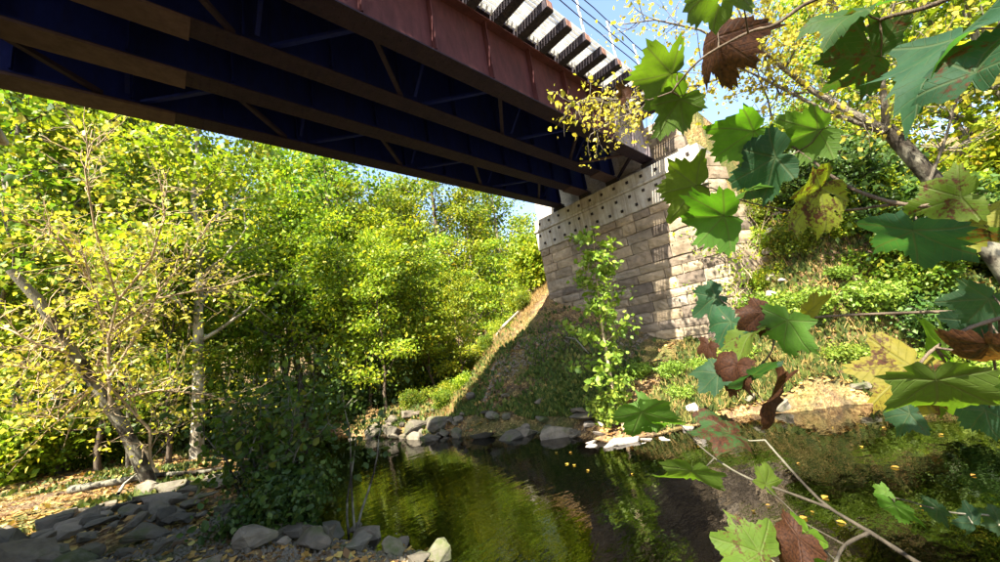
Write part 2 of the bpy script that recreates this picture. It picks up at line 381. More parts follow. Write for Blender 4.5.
def height(x, y):
    x, y = np.asarray(x, float), np.asarray(y, float)
    bf = np.interp(y, _fa[:, 0], _fa[:, 1]) + .12 * np.sin(y * 2.1) + .07 * np.sin(y * 5.3); bn = np.interp(y, _na[:, 0], _na[:, 1]) + .12 * np.sin(y * 1.7 + 1) + .06 * np.sin(y * 6.1)
    dn = bn - x; df = x - bf
    near = WZ + .42 * (1 - np.exp(-np.maximum(dn, 0) / .7)) + .025 * np.clip(dn, 0, 14) + .16 * np.maximum(0, dn - 22)
    floor = WZ + .5 * (1 - np.exp(-np.maximum(df, 0) / .8)) + .02 * df
    plane = np.minimum(1.6 + .75 * (x - 11) - .12 * np.maximum(0, y - 9.1) - .8 * np.maximum(0, y - 10.9), 6.4)
    left = np.maximum(floor + .16 * np.maximum(0, df - 25), plane) + .12 * np.exp(-np.abs(plane - floor))
    left = left + .14 * np.maximum(0, y - 42)
    zw = np.interp(y, (0, 3, 5, 7, 9.1, 9.2), (-.6, -.6, -.4, .6, 1.6, 1.6))
    front = WZ + (zw - WZ) * np.clip(df / np.maximum(11 - bf, .3), 0, 1.05) ** .9
    slope = .5 + .38 * smooth(-5, 2.5, y)
    right = WZ + .3 * (1 - np.exp(-np.maximum(df, 0) / .4)) + slope * np.clip(df - .9, 0, 11) + .25 * np.maximum(0, df - 11.9)
    fill = np.maximum(6.3 - 1.1 * np.maximum(0, 1.9 - y) - 1.3 * np.maximum(0, 16 - x), 6.3 - 1.6 * np.maximum(0, 3.0 - y) - 3.0 * np.maximum(0, 12.4 - x))
    right = np.maximum(right, np.where(x > bf, fill, -9))
    wl_ = smooth(8.6, 9.6, y); wr = 1 - smooth(1.4, 3.0, y)
    far = left * wl_ + right * wr + front * (1 - wl_ - wr)
    inside = (x > 11.9) & (y > 3.0) & (y < 9.4); far = np.where(inside, 6.3, far)
    bed = WZ - .62 * np.minimum(1, np.minimum(-dn, -df) / 1.1)
    z = np.where(dn > 0, near, np.where(df > 0, far, bed))
    land = np.clip(np.maximum(dn, df) / 1.0, 0, 1)
    z = z + land * (.07 + .15 * smooth(8.0, 10.5, y) * (df > .5)) * vnoise(x, y) * np.where(inside, 0, 1) + (1 - land) * .03 * vnoise(x * 1.4, y * 1.4)
    near_back = np.maximum(0, -y - 30) * .1
    return z + near_back * (land > .5)
def hz(x, y): return float(height(x, y))

def axis(lo, hi, step, far, n):
    g = far ** (np.arange(1, n + 1) / n)
    return np.concatenate([lo - g[::-1], np.arange(lo, hi, step), hi + g])
gx = axis(-8, 20, .2, 320, 26); gy = axis(-5, 22, .2, 320, 26)
GX, GY = np.meshgrid(gx, gy, indexing='ij'); GZ = height(GX, GY)
nx, ny = len(gx), len(gy)
idx = np.arange(nx * ny).reshape(nx, ny)
GF = np.stack([idx[:-1, :-1], idx[1:, :-1], idx[1:, 1:], idx[:-1, 1:]], -1).reshape(-1, 4)
ground = link('ground', np_mesh('ground', np.stack([GX, GY, GZ], -1).reshape(-1, 3), GF, smooth=True), None, 'ground')
tag(ground, 'leaf strewn brown creek bank and forest floor', 'ground', kind='structure')
wy = np.arange(-45, 40, 1.0)
WV = [(float(np.interp(y, _na[:, 0], _na[:, 1]) - 1.0), y, WZ) for y in wy] + [(float(np.interp(y, _fa[:, 0], _fa[:, 1]) + 1.0), y, WZ) for y in wy]
nw = len(wy)
water = link('water', mesh('water', WV, [(i, i + nw, i + nw + 1, i + 1) for i in range(nw - 1)]), None, 'water')
tag(water, 'dark still creek water with reflections', 'water', kind='structure')

# ------------------------------------------------------------------ railway bridge
X0, X1 = -3.2, 11.25
bridge = empty('railway_bridge', (4.0, 6.2, 5.0))
tag(bridge, 'dark plate girder railway bridge crossing above the creek', 'bridge')
BL = np.array([4.0, 6.2, 5.0])
def bb(x0, x1, y0, y1, z0, z1): return (x0 - BL[0], x1 - BL[0], y0 - BL[1], y1 - BL[1], z0 - BL[2], z1 - BL[2])
FW = .36                                                              # flange width
for gi, gy_ in enumerate((4.38, 5.66, 6.78, 7.98)):
    g = box('girder', bb(X0, X1, gy_ - .008, gy_ + .008, 5.03, 6.42), bridge, 'steel_brown' if gi == 0 else 'steel_shade')
    fm = 'steel_flange'
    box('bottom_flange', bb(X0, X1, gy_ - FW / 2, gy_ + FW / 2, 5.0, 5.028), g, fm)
    box('bottom_angle', bb(X0, X1, gy_ - .075, gy_ - .0085, 5.0285, 5.13), g, 'steel_brown' if gi == 0 else 'steel_shade')
    box('top_flange', bb(X0, X1, gy_ - FW / 2, gy_ + FW / 2, 6.422, 6.45), g, 'steel_brown' if gi == 0 else 'steel_shade')
    if gi == 0:
        box('inner_shade_face', bb(X0, X1, gy_ + .0085, gy_ + .012, 5.14, 6.41), g, 'steel_shade')  # thin sheet carrying the painted shade blue on the web's inner side
        box('end_panel', bb(9.35, X1 - .01, gy_ - .016, gy_ - .0085, 5.135, 6.41), g, 'steel_grey')  # paler grey over the end bay of the near web
    xs = [3.4 - 1.27 * k for k in range(5, 0, -1)] + [3.4, 4.7, 5.97, 7.2, 8.3, 9.35, 10.3, 11.15]
    for x in xs:
        sm = ('steel_grey' if x > 9.2 else 'steel_brown') if gi == 0 else 'steel_shade'
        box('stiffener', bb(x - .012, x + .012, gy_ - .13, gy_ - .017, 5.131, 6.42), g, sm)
        if gi < 3: box('stiffener', bb(x - .012, x + .012, gy_ + .013, gy_ + .13, 5.031, 6.42), g, 'steel_shade')
    if gi in (1, 2):
        box('cover_plate', bb(X0 + .2, .25, gy_ - FW / 2 - .02, gy_ + FW / 2 + .02, 4.955, 4.997), g, 'steel_plate')
        box('sole_plate', bb(10.1, 11.2, gy_ - FW / 2 - .015, gy_ + FW / 2 + .015, 4.965, 4.998), g, 'steel_plate')
    if gi == 3: box('cover_plate', bb(X0 + .2, .15, gy_ - FW / 2 - .02, gy_ + FW / 2 + .02, 4.955, 4.997), g, 'steel_plate')
    RV = np.array([(-.018, -.018, 0), (.018, -.018, 0), (.018, .018, 0), (-.018, .018, 0), (0, 0, -.016)]); RF = np.array([(0, 1, 4), (1, 2, 4), (2, 3, 4), (3, 0, 4)])
    pr = np.array([(x, gy_ + o_, 4.9995) for x in np.arange(.32 if gi else X0 + .1, 10.05 if gi in (1, 2) else 11.1, .115) for o_ in (-.13, -.05, .05, .13)]) - BL
    rv_ = link('rivet_rows', np_mesh('rivet_rows', (pr[:, None, :] + RV[None]).reshape(-1, 3), (RF[None] + (np.arange(len(pr)) * 5)[:, None, None]).reshape(-1, 3)), g, 'steel_flange'); rv_['kind'] = 'stuff'
    if gi == 0:
        pr = np.array([(x, gy_ - .0755, 5.08) for x in np.arange(X0 + .1, 11.1, .115)] + [(x + .05, gy_ - .009, z_) for x in xs if x < 9.2 for z_ in np.arange(5.2, 6.4, .115)]) - BL; RV2 = RV[:, [0, 2, 1]]
        rv_ = link('rivet_rows', np_mesh('rivet_rows', (pr[:, None, :] + RV2[None]).reshape(-1, 3), (RF[None] + (np.arange(len(pr)) * 5)[:, None, None]).reshape(-1, 3)), g, 'steel_brown'); rv_['kind'] = 'stuff'
    box('bearing', bb(11.02, 11.24, gy_ - .2, gy_ + .2, 4.80, 4.962), g, 'dark_iron')
for (ya, yb, st0) in ((4.5, 5.55, 2.37), (6.9, 7.86, 3.54)):
    for k in range(-2, 4):
        xa = st0 + 2.66 * k
        if xa < X0 + .2: continue
        beam('lateral_brace', BL * -1 + (xa, ya, 5.085), BL * -1 + (xa + 1.02, yb, 5.085), .075, .07, bridge, 'steel_flange')
        if xa + 2.5 < X1: beam('lateral_brace', BL * -1 + (xa + 1.5, yb, 5.09), BL * -1 + (xa + 2.5, ya, 5.09), .07, .05, bridge, 'steel_shade' if k < 2 or ya > 6 else 'steel_plate')
        # cross frame: two diagonals and a top strut
        xc = xa + 1.25
        if xc < X1:
            beam('cross_frame', BL * -1 + (xc, ya, 5.2), BL * -1 + (xc, yb, 6.3), .06, .06, bridge, 'steel_shade')
            beam('cross_frame', BL * -1 + (xc + .07, ya, 6.3), BL * -1 + (xc + .07, yb, 5.2), .06, .06, bridge, 'steel_shade')
tie_x = [5.69 - .685 * k for k in range(1, 12)] + [5.69 + .685 * k for k in range(0, 9)]
for k, x in enumerate(sorted(tie_x)):
    j_ = random.uniform(-.05, .05); x += random.uniform(-.02, .02); t = box('timber_tie', bb(x - .11, x + .11, 3.40 + j_, 8.5, 6.455, 6.68), bridge, 'tie_wood', random.uniform(.008, .022))
    box('tie_end', bb(x - .085, x + .085, 3.392 + j_, 3.3985 + j_, 6.485, 6.655), t, 'tie_end')
    for j in range(3):
        xx = x + .22 + j * .13
        beam('sky_gap_bar', BL * -1 + (xx, 4.16, 6.52), BL * -1 + (xx + .03, 4.10, 6.66), .02, .035, bridge, 'galv')  # added pale bars imitating sky seen through gaps above the flange
box('deck_slab', bb(X0, X1 + .2, 4.27, 8.5, 6.685, 6.86), bridge, 'tie_wood')
for j in range(10):
    y0 = 3.44 + j * .081
    box('walkway_slat', bb(X0, 11.2, y0, y0 + .058, 6.684, 6.715), bridge, 'panel')
for x in sorted(tie_x)[1::2]:
    box('railing_post', bb(x - .02, x + .02, 3.44, 3.48, 6.72, 7.85), bridge, 'galv')
for z, y in ((7.10, 3.425), (7.45, 3.425), (7.82, 3.425)):
    tb = Tubes(); pts = np.array([(x, y, z - .03 * math.sin((x - X0) * 2.3) ** 2) for x in np.linspace(X0, X1, 30)]) - BL; tb.add(pts, [.012] * 30, 5); tb.build('railing_cable', bridge, 'dark_iron')

# ------------------------------------------------------------------ stone abutment
abut = empty('stone_abutment', (11.5, 6.0, -.5)); AL = np.array([11.5, 6.0, -.5])
tag(abut, 'sandstone block abutment with bolted concrete cap at the bridge end', 'abutment')
def ab(x0, x1, y0, y1, z0, z1): return (x0 - AL[0], x1 - AL[0], y0 - AL[1], y1 - AL[1], z0 - AL[2], z1 - AL[2])
rs = np.random.default_rng(3)
def block_mesh(l, h, d, r):
    """rock-faced block: front pillow with chipped uneven edges; front towards -x"""
    bm = bmesh.new(); n1, n2 = 5, 3; grid = []
    for i in range(n1 + 1):
        row = []
        for j in range(n2 + 1):
            u, v = i / n1, j / n2; e = min(u * l, (1 - u) * l, v * h, (1 - v) * h)
            x = -min(.026, e * .5) * r.uniform(.3, 1.3) - r.uniform(0, .010)
            ed = .016
            row.append(bm.verts.new((x, -l / 2 + u * l + (r.uniform(-ed, ed) if 0 < i < n1 else r.uniform(-.006, .006)), v * h + r.uniform(-ed, ed) * .7)))
        grid.append(row)
    for i in range(n1):
        for j in range(n2): bm.faces.new((grid[i][j], grid[i][j + 1], grid[i + 1][j + 1], grid[i + 1][j]))
    # sides go back into the wall
    rim = [grid[i][0] for i in range(n1 + 1)] + [grid[n1][j] for j in range(1, n2 + 1)] + [grid[i][n2] for i in range(n1 - 1, -1, -1)] + [grid[0][j] for j in range(n2 - 1, 0, -1)]
    back = [bm.verts.new((d, v.co.y, v.co.z)) for v in rim]
    for i in range(len(rim)): bm.faces.new((rim[i], rim[(i + 1) % len(rim)], back[(i + 1) % len(rim)], back[i]))
    bmesh.ops.recalc_face_normals(bm, faces=bm.faces[:])
    me = bpy.data.meshes.new('stone_block'); bm.to_mesh(me); bm.free(); return me
YL, YR = 9.12, 2.95
box('mortar_core', ab(11.03, 12.4, YR + .04, YL - .04, -1.6, 3.56), abut, 'mortar')
z = -1.3; ci = 0
while z < 3.5:
    ch = rs.uniform(.25, .41)
    if z + ch > 3.42: ch = 3.575 - z
    y = YR + rs.uniform(-.04, .04); first = True
    while y < YL - .05:
        l = rs.uniform(.45, 1.05)
        if YL - (y + l) < .35: l = YL - y
        st_ = link('stone_block', block_mesh(l - .022, ch - .022, .35, rs), abut, 'stone')
        st_.location = (11.0 - rs.uniform(0, .045) - AL[0], y + l / 2 - AL[1], z + .011 - AL[2]); y += l
    z += ch; ci += 1
# concrete cap with ledge, bolts in rows
cap = box('concrete_cap', ab(10.93, 12.3, YR - .05, YL + .06, 3.58, 4.30), abut, 'concrete', .02)
box('cap_ledge', ab(10.88, 12.3, YR - .08, YL + .09, 4.302, 4.40), cap, 'concrete', .02)
box('bridge_seat', ab(10.95, 12.3, YR - .05, YL + .06, 4.402, 4.795), cap, 'concrete', .02)
def bolt(y, z, x):
    b = box('anchor_bolt', ab(x - .03, x, y - .045, y + .045, z - .045, z + .045), cap, 'dark_iron', .008)
for i in range(13):
    bolt(YL - .22 - i * .475, 4.60, 10.948)
    bolt(YL - .18 - i * .475 + rs.uniform(-.04, .04), 4.12 + rs.uniform(-.03, .03), 10.928)
    bolt(YL - .34 - i * .475 + rs.uniform(-.04, .04), 3.78 + rs.uniform(-.03, .03), 10.928)
# back wall behind the girder ends, and the wing wall on the open side
box('back_wall_core', ab(11.75, 12.4, YR + .5, YL + .5, 4.80, 6.42), abut, 'mortar')
z = 4.8
while z < 6.3:
    ch = .40; y = YR + .35 + (z - 4.8) * .25
    while y < YL + .5:
        l = rs.uniform(.5, .95); st_ = link('stone_block', block_mesh(l - .02, ch - .02, .3, rs), abut, 'stone')
        st_.location = (11.72 - AL[0], y + l / 2 - AL[1], z + .01 - AL[2]); y += l
        if y > 5.2: break
    z += ch
# flared wing wall running away from the corner
fl = math.atan2(.43, 1.0); wd = np.array([math.cos(fl), -math.sin(fl)])
for k in range(15):
    z = -1.2 + k * .38; t = .02; te = 1.1 - max(0, k - 8) * .1
    while t < te:
        l = rs.uniform(.5, 1.0); st_ = link('stone_block', block_mesh(l - .02, .36, .3, rs), abut, 'stone'); c = np.array([11.0, YR - .02]) + wd * (t + l / 2)
        st_.location = (c[0] - AL[0], c[1] - AL[1], z - AL[2]); st_.rotation_euler[2] = math.radians(90) - fl; t += l

# the other abutment, only a corner of it reaches the picture's edge
pier = empty('stone_pier', (-2.6, 6.2, -1.6)); PL = np.array([-2.6, 6.2, -1.6])
tag(pier, 'stone pier with concrete cap at the wooded end of the bridge', 'pier')
def pb(x0, x1, y0, y1, z0, z1): return (x0 - PL[0], x1 - PL[0], y0 - PL[1], y1 - PL[1], z0 - PL[2], z1 - PL[2])
box('pier_shaft', pb(-3.4, -2.05, 3.1, 9.02, -2.0, 3.98), pier, 'mortar')
box('concrete_cap', pb(-3.5, -1.95, 3.0, 9.08, 3.985, 4.5), pier, 'concrete', .02)
box('cap_ledge', pb(-3.5, -1.88, 3.0, 9.14, 4.503, 4.60), pier, 'concrete', .02)
box('bridge_seat', pb(-3.5, -1.98, 3.0, 9.05, 4.603, 4.95), pier, 'concrete', .02)
for k in range(5):
    for j in range(4):
        l = 1.45; st_ = link('stone_block', block_mesh(l, .56, .2, rs), pier, 'stone')
        st_.location = (-2.04 - PL[0], 3.9 + j * 1.48 - PL[1], 1.0 + k * .59 - PL[2]); st_.rotation_euler[2] = math.radians(180)

# ------------------------------------------------------------------ rocks
def rock_mesh(r, flat):
    bm = bmesh.new()
    for _ in range(16):
        v = r.normal(0, 1, 3); v /= np.linalg.norm(v); v = np.sign(v) * np.abs(v) ** .6
        bm.verts.new(v * np.array([.5, .38, .5 * flat]) * r.uniform(.8, 1.05))
    res = bmesh.ops.convex_hull(bm, input=bm.verts[:])
    bmesh.ops.delete(bm, geom=[v for v in bm.verts if not v.link_faces], context='VERTS')
    bmesh.ops.dissolve_limit(bm, angle_limit=math.radians(14), verts=bm.verts[:], edges=bm.edges[:])
    bmesh.ops.bevel(bm, geom=bm.edges[:], offset=.03, segments=2, profile=.6, affect='EDGES')
    bmesh.ops.triangulate(bm, faces=bm.faces[:])
    bmesh.ops.subdivide_edges(bm, edges=[e for e in bm.edges if e.calc_length() > .16], cuts=1)
    bmesh.ops.triangulate(bm, faces=bm.faces[:])
    ph = r.uniform(0, 6, 3)
    for v in bm.verts:
        c = v.co; v.co = c * (1 + .05 * math.sin(c.x * 13 + ph[0]) * math.sin(c.y * 15 + ph[1]) + .05 * math.sin(c.z * 17 + c.x * 7 + ph[2]) + r.normal(0, .018))
    me = bpy.data.meshes.new('rock'); bm.to_mesh(me); bm.free(); return me
rr = np.random.default_rng(21)
ROCKS = [rock_mesh(rr, f) for f in (.32, .4, .5, .6, .75, .28, .45, .55, .35, .65)]
ROCKP = [m.copy() for m in ROCKS]
for m in ROCKS: m.materials.append(M['rock'])
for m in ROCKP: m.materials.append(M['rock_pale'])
def rock(x, y, s, label, group, pale=False, dz=.0, which=None, tilt=.22):
    pool = ROCKP if pale else ROCKS
    o = bpy.data.objects.new('rock', pool[rr.integers(len(pool)) if which is None else which]); COL.objects.link(o)
    o.location = (x, y, max(hz(x, y), WZ - .12) + s * .09 + dz); o.scale = (s * rr.uniform(.85, 1.3), s * rr.uniform(.85, 1.2), s * rr.uniform(.8, 1.15))
    o.rotation_euler = (rr.normal(0, tilt), rr.normal(0, tilt), rr.uniform(0, 6.28))
    tag(o, label, 'rock', group)
# far shore, below the slope
for k in range(66):
    y = rr.uniform(5.6, 13.5); e = float(np.interp(y, _fa[:, 0], _fa[:, 1])); x = e + rr.normal(.15, .38)
    rock(x, y, (s_ := rr.choice([rr.uniform(.2, .38), rr.uniform(.38, .85)])), ('broad' if s_ > .6 else 'middling' if s_ > .36 else 'small') + ' grey slab lining the creek ' + ('at the sapling end of the shaded slope' if y < 7.4 else 'below the shaded slope' if y < 10 else 'beyond the bridge shadow'), 'rocks lining the far shore', dz=.05)
for k in range(16):
    y = rr.uniform(3.4, 5.6); e = float(np.interp(y, _fa[:, 0], _fa[:, 1])); x = e + rr.normal(.1, .35)
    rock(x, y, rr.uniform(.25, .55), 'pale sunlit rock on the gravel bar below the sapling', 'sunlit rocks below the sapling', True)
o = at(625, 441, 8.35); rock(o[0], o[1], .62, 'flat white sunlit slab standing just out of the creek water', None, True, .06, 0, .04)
for k in range(16):
    y = rr.uniform(-3.5, 3.0); e = float(np.interp(y, _fa[:, 0], _fa[:, 1])); rock(e + rr.normal(.1, .25), y, rr.uniform(.2, .5), 'small brown rock at the foot of the shrubby bank', 'rocks under the shrubby bank')
for k in range(26):
    x, y = rr.uniform(10.9, 12.6), rr.uniform(1.6, 2.9)
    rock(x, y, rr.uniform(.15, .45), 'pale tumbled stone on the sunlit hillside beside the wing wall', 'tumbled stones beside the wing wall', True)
# rubble on the near bank, in the bridge's shadow
P_ = []
tries = 0
while len(P_) < 185 and tries < 12000:
    tries += 1
    x, y = rr.uniform(-4.2, 1.75), rr.uniform(5.2, 10.6)
    s = rr.choice([rr.uniform(.18, .4), rr.uniform(.4, .7)]) * (1.0 if y > 6.3 else .8)
    if y < 6.6 and x < 1.0 and rr.random() < .55: continue
    if all((x - a) ** 2 + (y - b) ** 2 > (.29 * (s + c)) ** 2 for a, b, c in P_):
        P_.append((x, y, s)); rock(x, y, s, ('large' if s > .55 else 'middling' if s > .35 else 'small') + ' grey green boulder in the shaded rubble ' + ('beside the dark bush' if x > .4 else 'below the bare leaning tree' if y > 8.6 else 'above the loose gravel' if y < 7 else 'on the near bank'), 'rubble on the near bank', dz=rr.uniform(0, .12))
for x, y, s in ((2.0, 5.45, .5), (1.75, 5.0, .42), (2.15, 4.75, .36), (1.9, 4.35, .3), (2.3, 4.1, .34), (1.55, 5.7, .5), (2.05, 5.9, .3), (1.3, 5.2, .45), (1.95, 3.9, .3), (2.35, 5.1, .28)):
    rock(x, y, s, 'blue grey rock at the near edge of the creek beside the dark bush', 'rocks at the near water edge', dz=.05)
# loose gravel in front of the rubble
n = 9000; gxp = rr.uniform(-3.5, 2.2, n); gyp = rr.uniform(3.2, 7.2, n)
T_ = np.array([(1, 0, -.4), (-.5, .87, -.4), (-.5, -.87, -.4), (0, 0, .55), (.45, .55, .35)]) * .5
F_ = np.array([(0, 4, 3), (4, 1, 3), (1, 2, 3), (2, 0, 3), (0, 1, 4)])
sz = rr.uniform(.02, .09, n) ** 1.0; an = rr.uniform(0, 6.28, n); ca, sa = np.cos(an), np.sin(an)
Vg = np.stack([gxp[:, None] + sz[:, None] * (T_[None, :, 0] * ca[:, None] - T_[None, :, 1] * sa[:, None]), gyp[:, None] + sz[:, None] * (T_[None, :, 0] * sa[:, None] + T_[None, :, 1] * ca[:, None]), height(gxp, gyp)[:, None] + sz[:, None] * (T_[None, :, 2] + .1)], -1)
FG = (F_[None] + (np.arange(n) * 5)[:, None, None]).reshape(-1, 3)
gravel = link('gravel', np_mesh('gravel', Vg.reshape(-1, 3), FG), None, 'rock'); tag(gravel, 'loose grey gravel on the near bank', 'gravel', kind='stuff')
n = 5000; gyp = rr.uniform(5.5, 9.5, n); gxp = rr.uniform(7.0, 11.0, n); keep = (vnoise(gxp * .5 + 3, gyp * .5) > .1); gxp, gyp = gxp[keep], gyp[keep]; n = len(gxp)
sz = rr.uniform(.03, .12, n); an = rr.uniform(0, 6.28, n); ca, sa = np.cos(an), np.sin(an)
Vg = np.stack([gxp[:, None] + sz[:, None] * (T_[None, :, 0] * ca[:, None] - T_[None, :, 1] * sa[:, None]), gyp[:, None] + sz[:, None] * (T_[None, :, 0] * sa[:, None] + T_[None, :, 1] * ca[:, None]), height(gxp, gyp)[:, None] + sz[:, None] * (T_[None, :, 2] + .1)], -1)
FG = (F_[None] + (np.arange(n) * 5)[:, None, None]).reshape(-1, 3)
scree = link('scree', np_mesh('scree', Vg.reshape(-1, 3), FG), None, 'rock'); tag(scree, 'loose stone scree on the shaded slope under the bridge', 'scree', kind='stuff')

# ------------------------------------------------------------------ ground cover
def cover(name, n, fx, mat, label, cat, size, tmpl, up=True, seed=1):
    r = np.random.default_rng(seed); x, y = fx(r, n); z = height(x, y); k = (z > WZ + .03); x, y, z = x[k], y[k], z[k]; n = len(x)
    P = np.stack([x, y, z + (0 if up else .012)], -1)
    if up: D = np.stack([r.normal(0, .35, n), r.normal(0, .35, n), np.ones(n)], -1); N = r.normal(0, 1, (n, 3)); N[:, 2] *= .2
    else: D = r.normal(0, 1, (n, 3)); D[:, 2] *= .25; N = r.normal(0, .35, (n, 3)); N[:, 2] += 1
    o = link(name, leaves(name, P, D, N, size * r.uniform(.5, 1.5, n), r, tmpl), None, mat); tag(o, label, cat, kind='stuff')
def f_front(r, n):
    y = r.uniform(5.2, 12.5, n); e = np.interp(y, _fa[:, 0], _fa[:, 1]); d = r.exponential(1.1, n) + .35; x = e + d
    k = (vnoise(x * .8, y * .8) + r.normal(0, .4, n) > -.1) & (x < 10.9); return x[k], y[k]
cover('grass', 20000, f_front, 'grass_green', 'green grass and weeds on the slope foot under the bridge', 'grass', .12, LEAF4, True, 4)
def f_ridge(r, n):
    y = 9.85 + r.exponential(1.1, n); x = r.uniform(6.2, 15, n); k = (vnoise(x, y) + r.normal(0, .5, n) > -.5); return x[k], y[k]
cover('dry_grass', 22000, f_ridge, 'grass_dry', 'golden dry grass on the sunlit embankment ridge', 'grass', .15, BLADE, True, 5)
def f_right(r, n):
    y = r.uniform(-9, 4.4, n); e = np.interp(y, _fa[:, 0], _fa[:, 1]); x = e + .15 + r.exponential(1.7, n); k = ~((x > 10.9) & (y > 2.9)); return x[k], y[k]
cover('bank_weeds', 60000, f_right, 'grass_green', 'low green weeds on the bank right of the abutment', 'weeds', .13, LEAF4, True, 6)
cover('bank_grass', 26000, f_right, 'grass_dry', 'straw coloured grass on the hillside beside the abutment', 'grass', .22, BLADE, True, 8)
def f_rlit(r, n):
    y = r.uniform(-8, 5, n); e = np.interp(y, _fa[:, 0], _fa[:, 1]); x = e + .1 + r.exponential(1.8, n); k = ~((x > 10.9) & (y > 2.9)); return x[k], y[k]
cover('bank_litter', 16000, f_rlit, 'litter', 'fallen leaves on the sunlit bank beside the abutment', 'leaf litter', .09, LEAF4, False, 12)
def f_left(r, n): return r.uniform(-14, 9, n), r.uniform(7.5, 34, n)
cover('fallen_leaves', 42000, f_left, 'litter', 'carpet of fallen leaves on the wood floor', 'leaf litter', .12, LEAF4, False, 9)
def f_near(r, n): return r.uniform(-4, 2.4, n), r.uniform(3.5, 12, n)
cover('scattered_leaves', 5500, f_near, 'litter', 'scattered fallen leaves between the near bank stones', 'leaf litter', .10, LEAF4, False, 10)
def f_leftg(r, n):
    x, y = r.uniform(-14, 9, n), r.uniform(9.5, 26, n); k = vnoise(x * .6, y * .6) > .25; return x[k], y[k]
cover('wood_grass', 70000, f_leftg, 'grass_green', 'green undergrowth between the trunks of the wood', 'undergrowth', .11, LEAF4, True, 11)

# ------------------------------------------------------------------ trees: prototypes
def proto(name, seed, h, r0, mat_leaf, mat_bark, label, group, n_limb=16, t0=.28, limb=3.2, per=14, spread=.46, size=.19, lean=(0, 0), tmpl=LEAF4, sub=4, elev=(.1, .7), cat='tree'):
    r = np.random.default_rng(seed); root = empty(name); tag(root, label, cat, group)
    T, L2, A = Tubes(), Tubes(), []
    k = 9; tr = np.array([(lean[0] * (i / k) ** 1.3 * h + r.normal(0, .08), lean[1] * (i / k) ** 1.3 * h + r.normal(0, .08), h * i / k - .15) for i in range(k + 1)]); tr[0, :2] = 0
    grow(T, L2, A, r, tr, r0, r0 * .12, n_limb, t0, limb, elev, sub)
    T.build('trunk', root, mat_bark); L2.build('limbs', root, mat_bark)
    A = np.array(A); A = A[r.random(len(A)) < .78]; link('crown', leaf_cloud('crown', A, per, spread, size, r, tmpl, 1.0, .28), root, mat_leaf)
    return root
G_W = 'trees of the wood beyond the bridge'
PRO = [
    proto('tall_tree', 1, 13.5, .20, 'leaf_green', 'bark_grey', 'tall green leafed tree', G_W, 20, .25, 3.4),
    proto('tall_tree', 2, 12.0, .17, 'leaf_yellow', 'bark_grey', 'yellowing broadleaf tree', G_W, 18, .22, 3.2),
    proto('tall_tree', 3, 15.0, .24, 'leaf_green', 'bark', 'tall dark barked green tree', G_W, 24, .2, 3.8, 18),
    proto('tall_tree', 4, 9.0, .10, 'leaf_yellow', 'bark', 'slim yellow green understorey tree', G_W, 16, .15, 2.4, 14),
    proto('tall_tree', 5, 8.0, .09, 'leaf_green', 'bark', 'slim green understorey tree', G_W, 16, .12, 2.3, 16, size=.15),
    proto('pole_tree', 6, 13.0, .085, 'leaf_yellow', 'bark_grey', 'slender straight trunked tree with a high yellow crown', G_W, 12, .5, 2.0, 14, size=.16),
    proto('pole_tree', 7, 12.0, .075, 'leaf_green', 'bark_dark', 'slender dark trunked tree with a high green crown', G_W, 12, .45, 2.0, 14, size=.22),
]
used = [False] * len(PRO)
BASE = [p['label'] for p in PRO]
def plant(k, px, dist, s=1.0, rz=None, label=None, xy=None):
    if xy is None:
        d = ray(px, 420); d = d[:2] / np.linalg.norm(d[:2]); x, y = d * dist
        while np.interp(y, _na[:, 0], _na[:, 1]) - .5 < x < np.interp(y, _fa[:, 0], _fa[:, 1]) + .5 and y < 34: dist += .7; x, y = d * dist
    else: x, y = xy
    rz = random.uniform(0, 6.28) if rz is None else rz; sc = (s * random.uniform(.9, 1.1), s * random.uniform(.9, 1.1), s)
    z = hz(x, y); dd = math.hypot(x, y)
    if label is None and k < len(BASE): label = BASE[k] + (' standing at the creek edge' if dd < 20 else ' in the middle of the wood' if dd < 27 else ' deep in the wood' if dd < 38 else ' on the far rise behind the wood')
    if not used[k]:
        used[k] = True; o = PRO[k]; o.location = (x, y, z); o.rotation_euler[2] = rz; o.scale = sc
        if label: o['label'] = label
    else: o = copy_tree(PRO[k], (x, y, z), rz, sc, label)
    return o
for (k, px, d, s) in ((0, -10, 19, 1.1), (1, 495, 27, 1.15), (0, 528, 31, 1.25), (2, 462, 29, 1.35), (1, 515, 36, 1.3), (1, 60, 19, 1.15), (2, 120, 21, 1.1), (0, 235, 19, 1.1), (1, 300, 21, 1.2), (2, 345, 22, 1.15), (3, 400, 19, 1.0), (4, 372, 17, .8), (4, 430, 21, .95), (3, 455, 23, .95),
                      (1, 20, 27, 1.4), (2, 90, 29, 1.4), (0, 160, 28, 1.45), (1, 215, 31, 1.5), (2, 270, 30, 1.4), (0, 322, 31, 1.45), (0, 368, 30, 1.2), (1, 408, 30, 1.35), (2, 440, 32, 1.1), (0, 475, 30, 1.0), (1, 505, 33, 1.0), (3, 520, 26, .9),
                      (3, 15, 18, .85), (4, 100, 17, .9), (3, 260, 17, 1.1), (4, 215, 22, 1.0), (3, 330, 25, 1.3), (4, 285, 26, 1.2), (4, 40, 23, 1.1), (3, 150, 24, 1.3), (4, 465, 27, 1.0), (3, 490, 24, .7), (3, 385, 24, 1.25), (1, 355, 26, 1.25), (1, 425, 26, 1.1), (3, 445, 28, 1.2),
                      (1, 130, 24, 1.3), (1, 185, 22, 1.1), (2, 30, 21, 1.2)):
    plant(k, px, d, s)
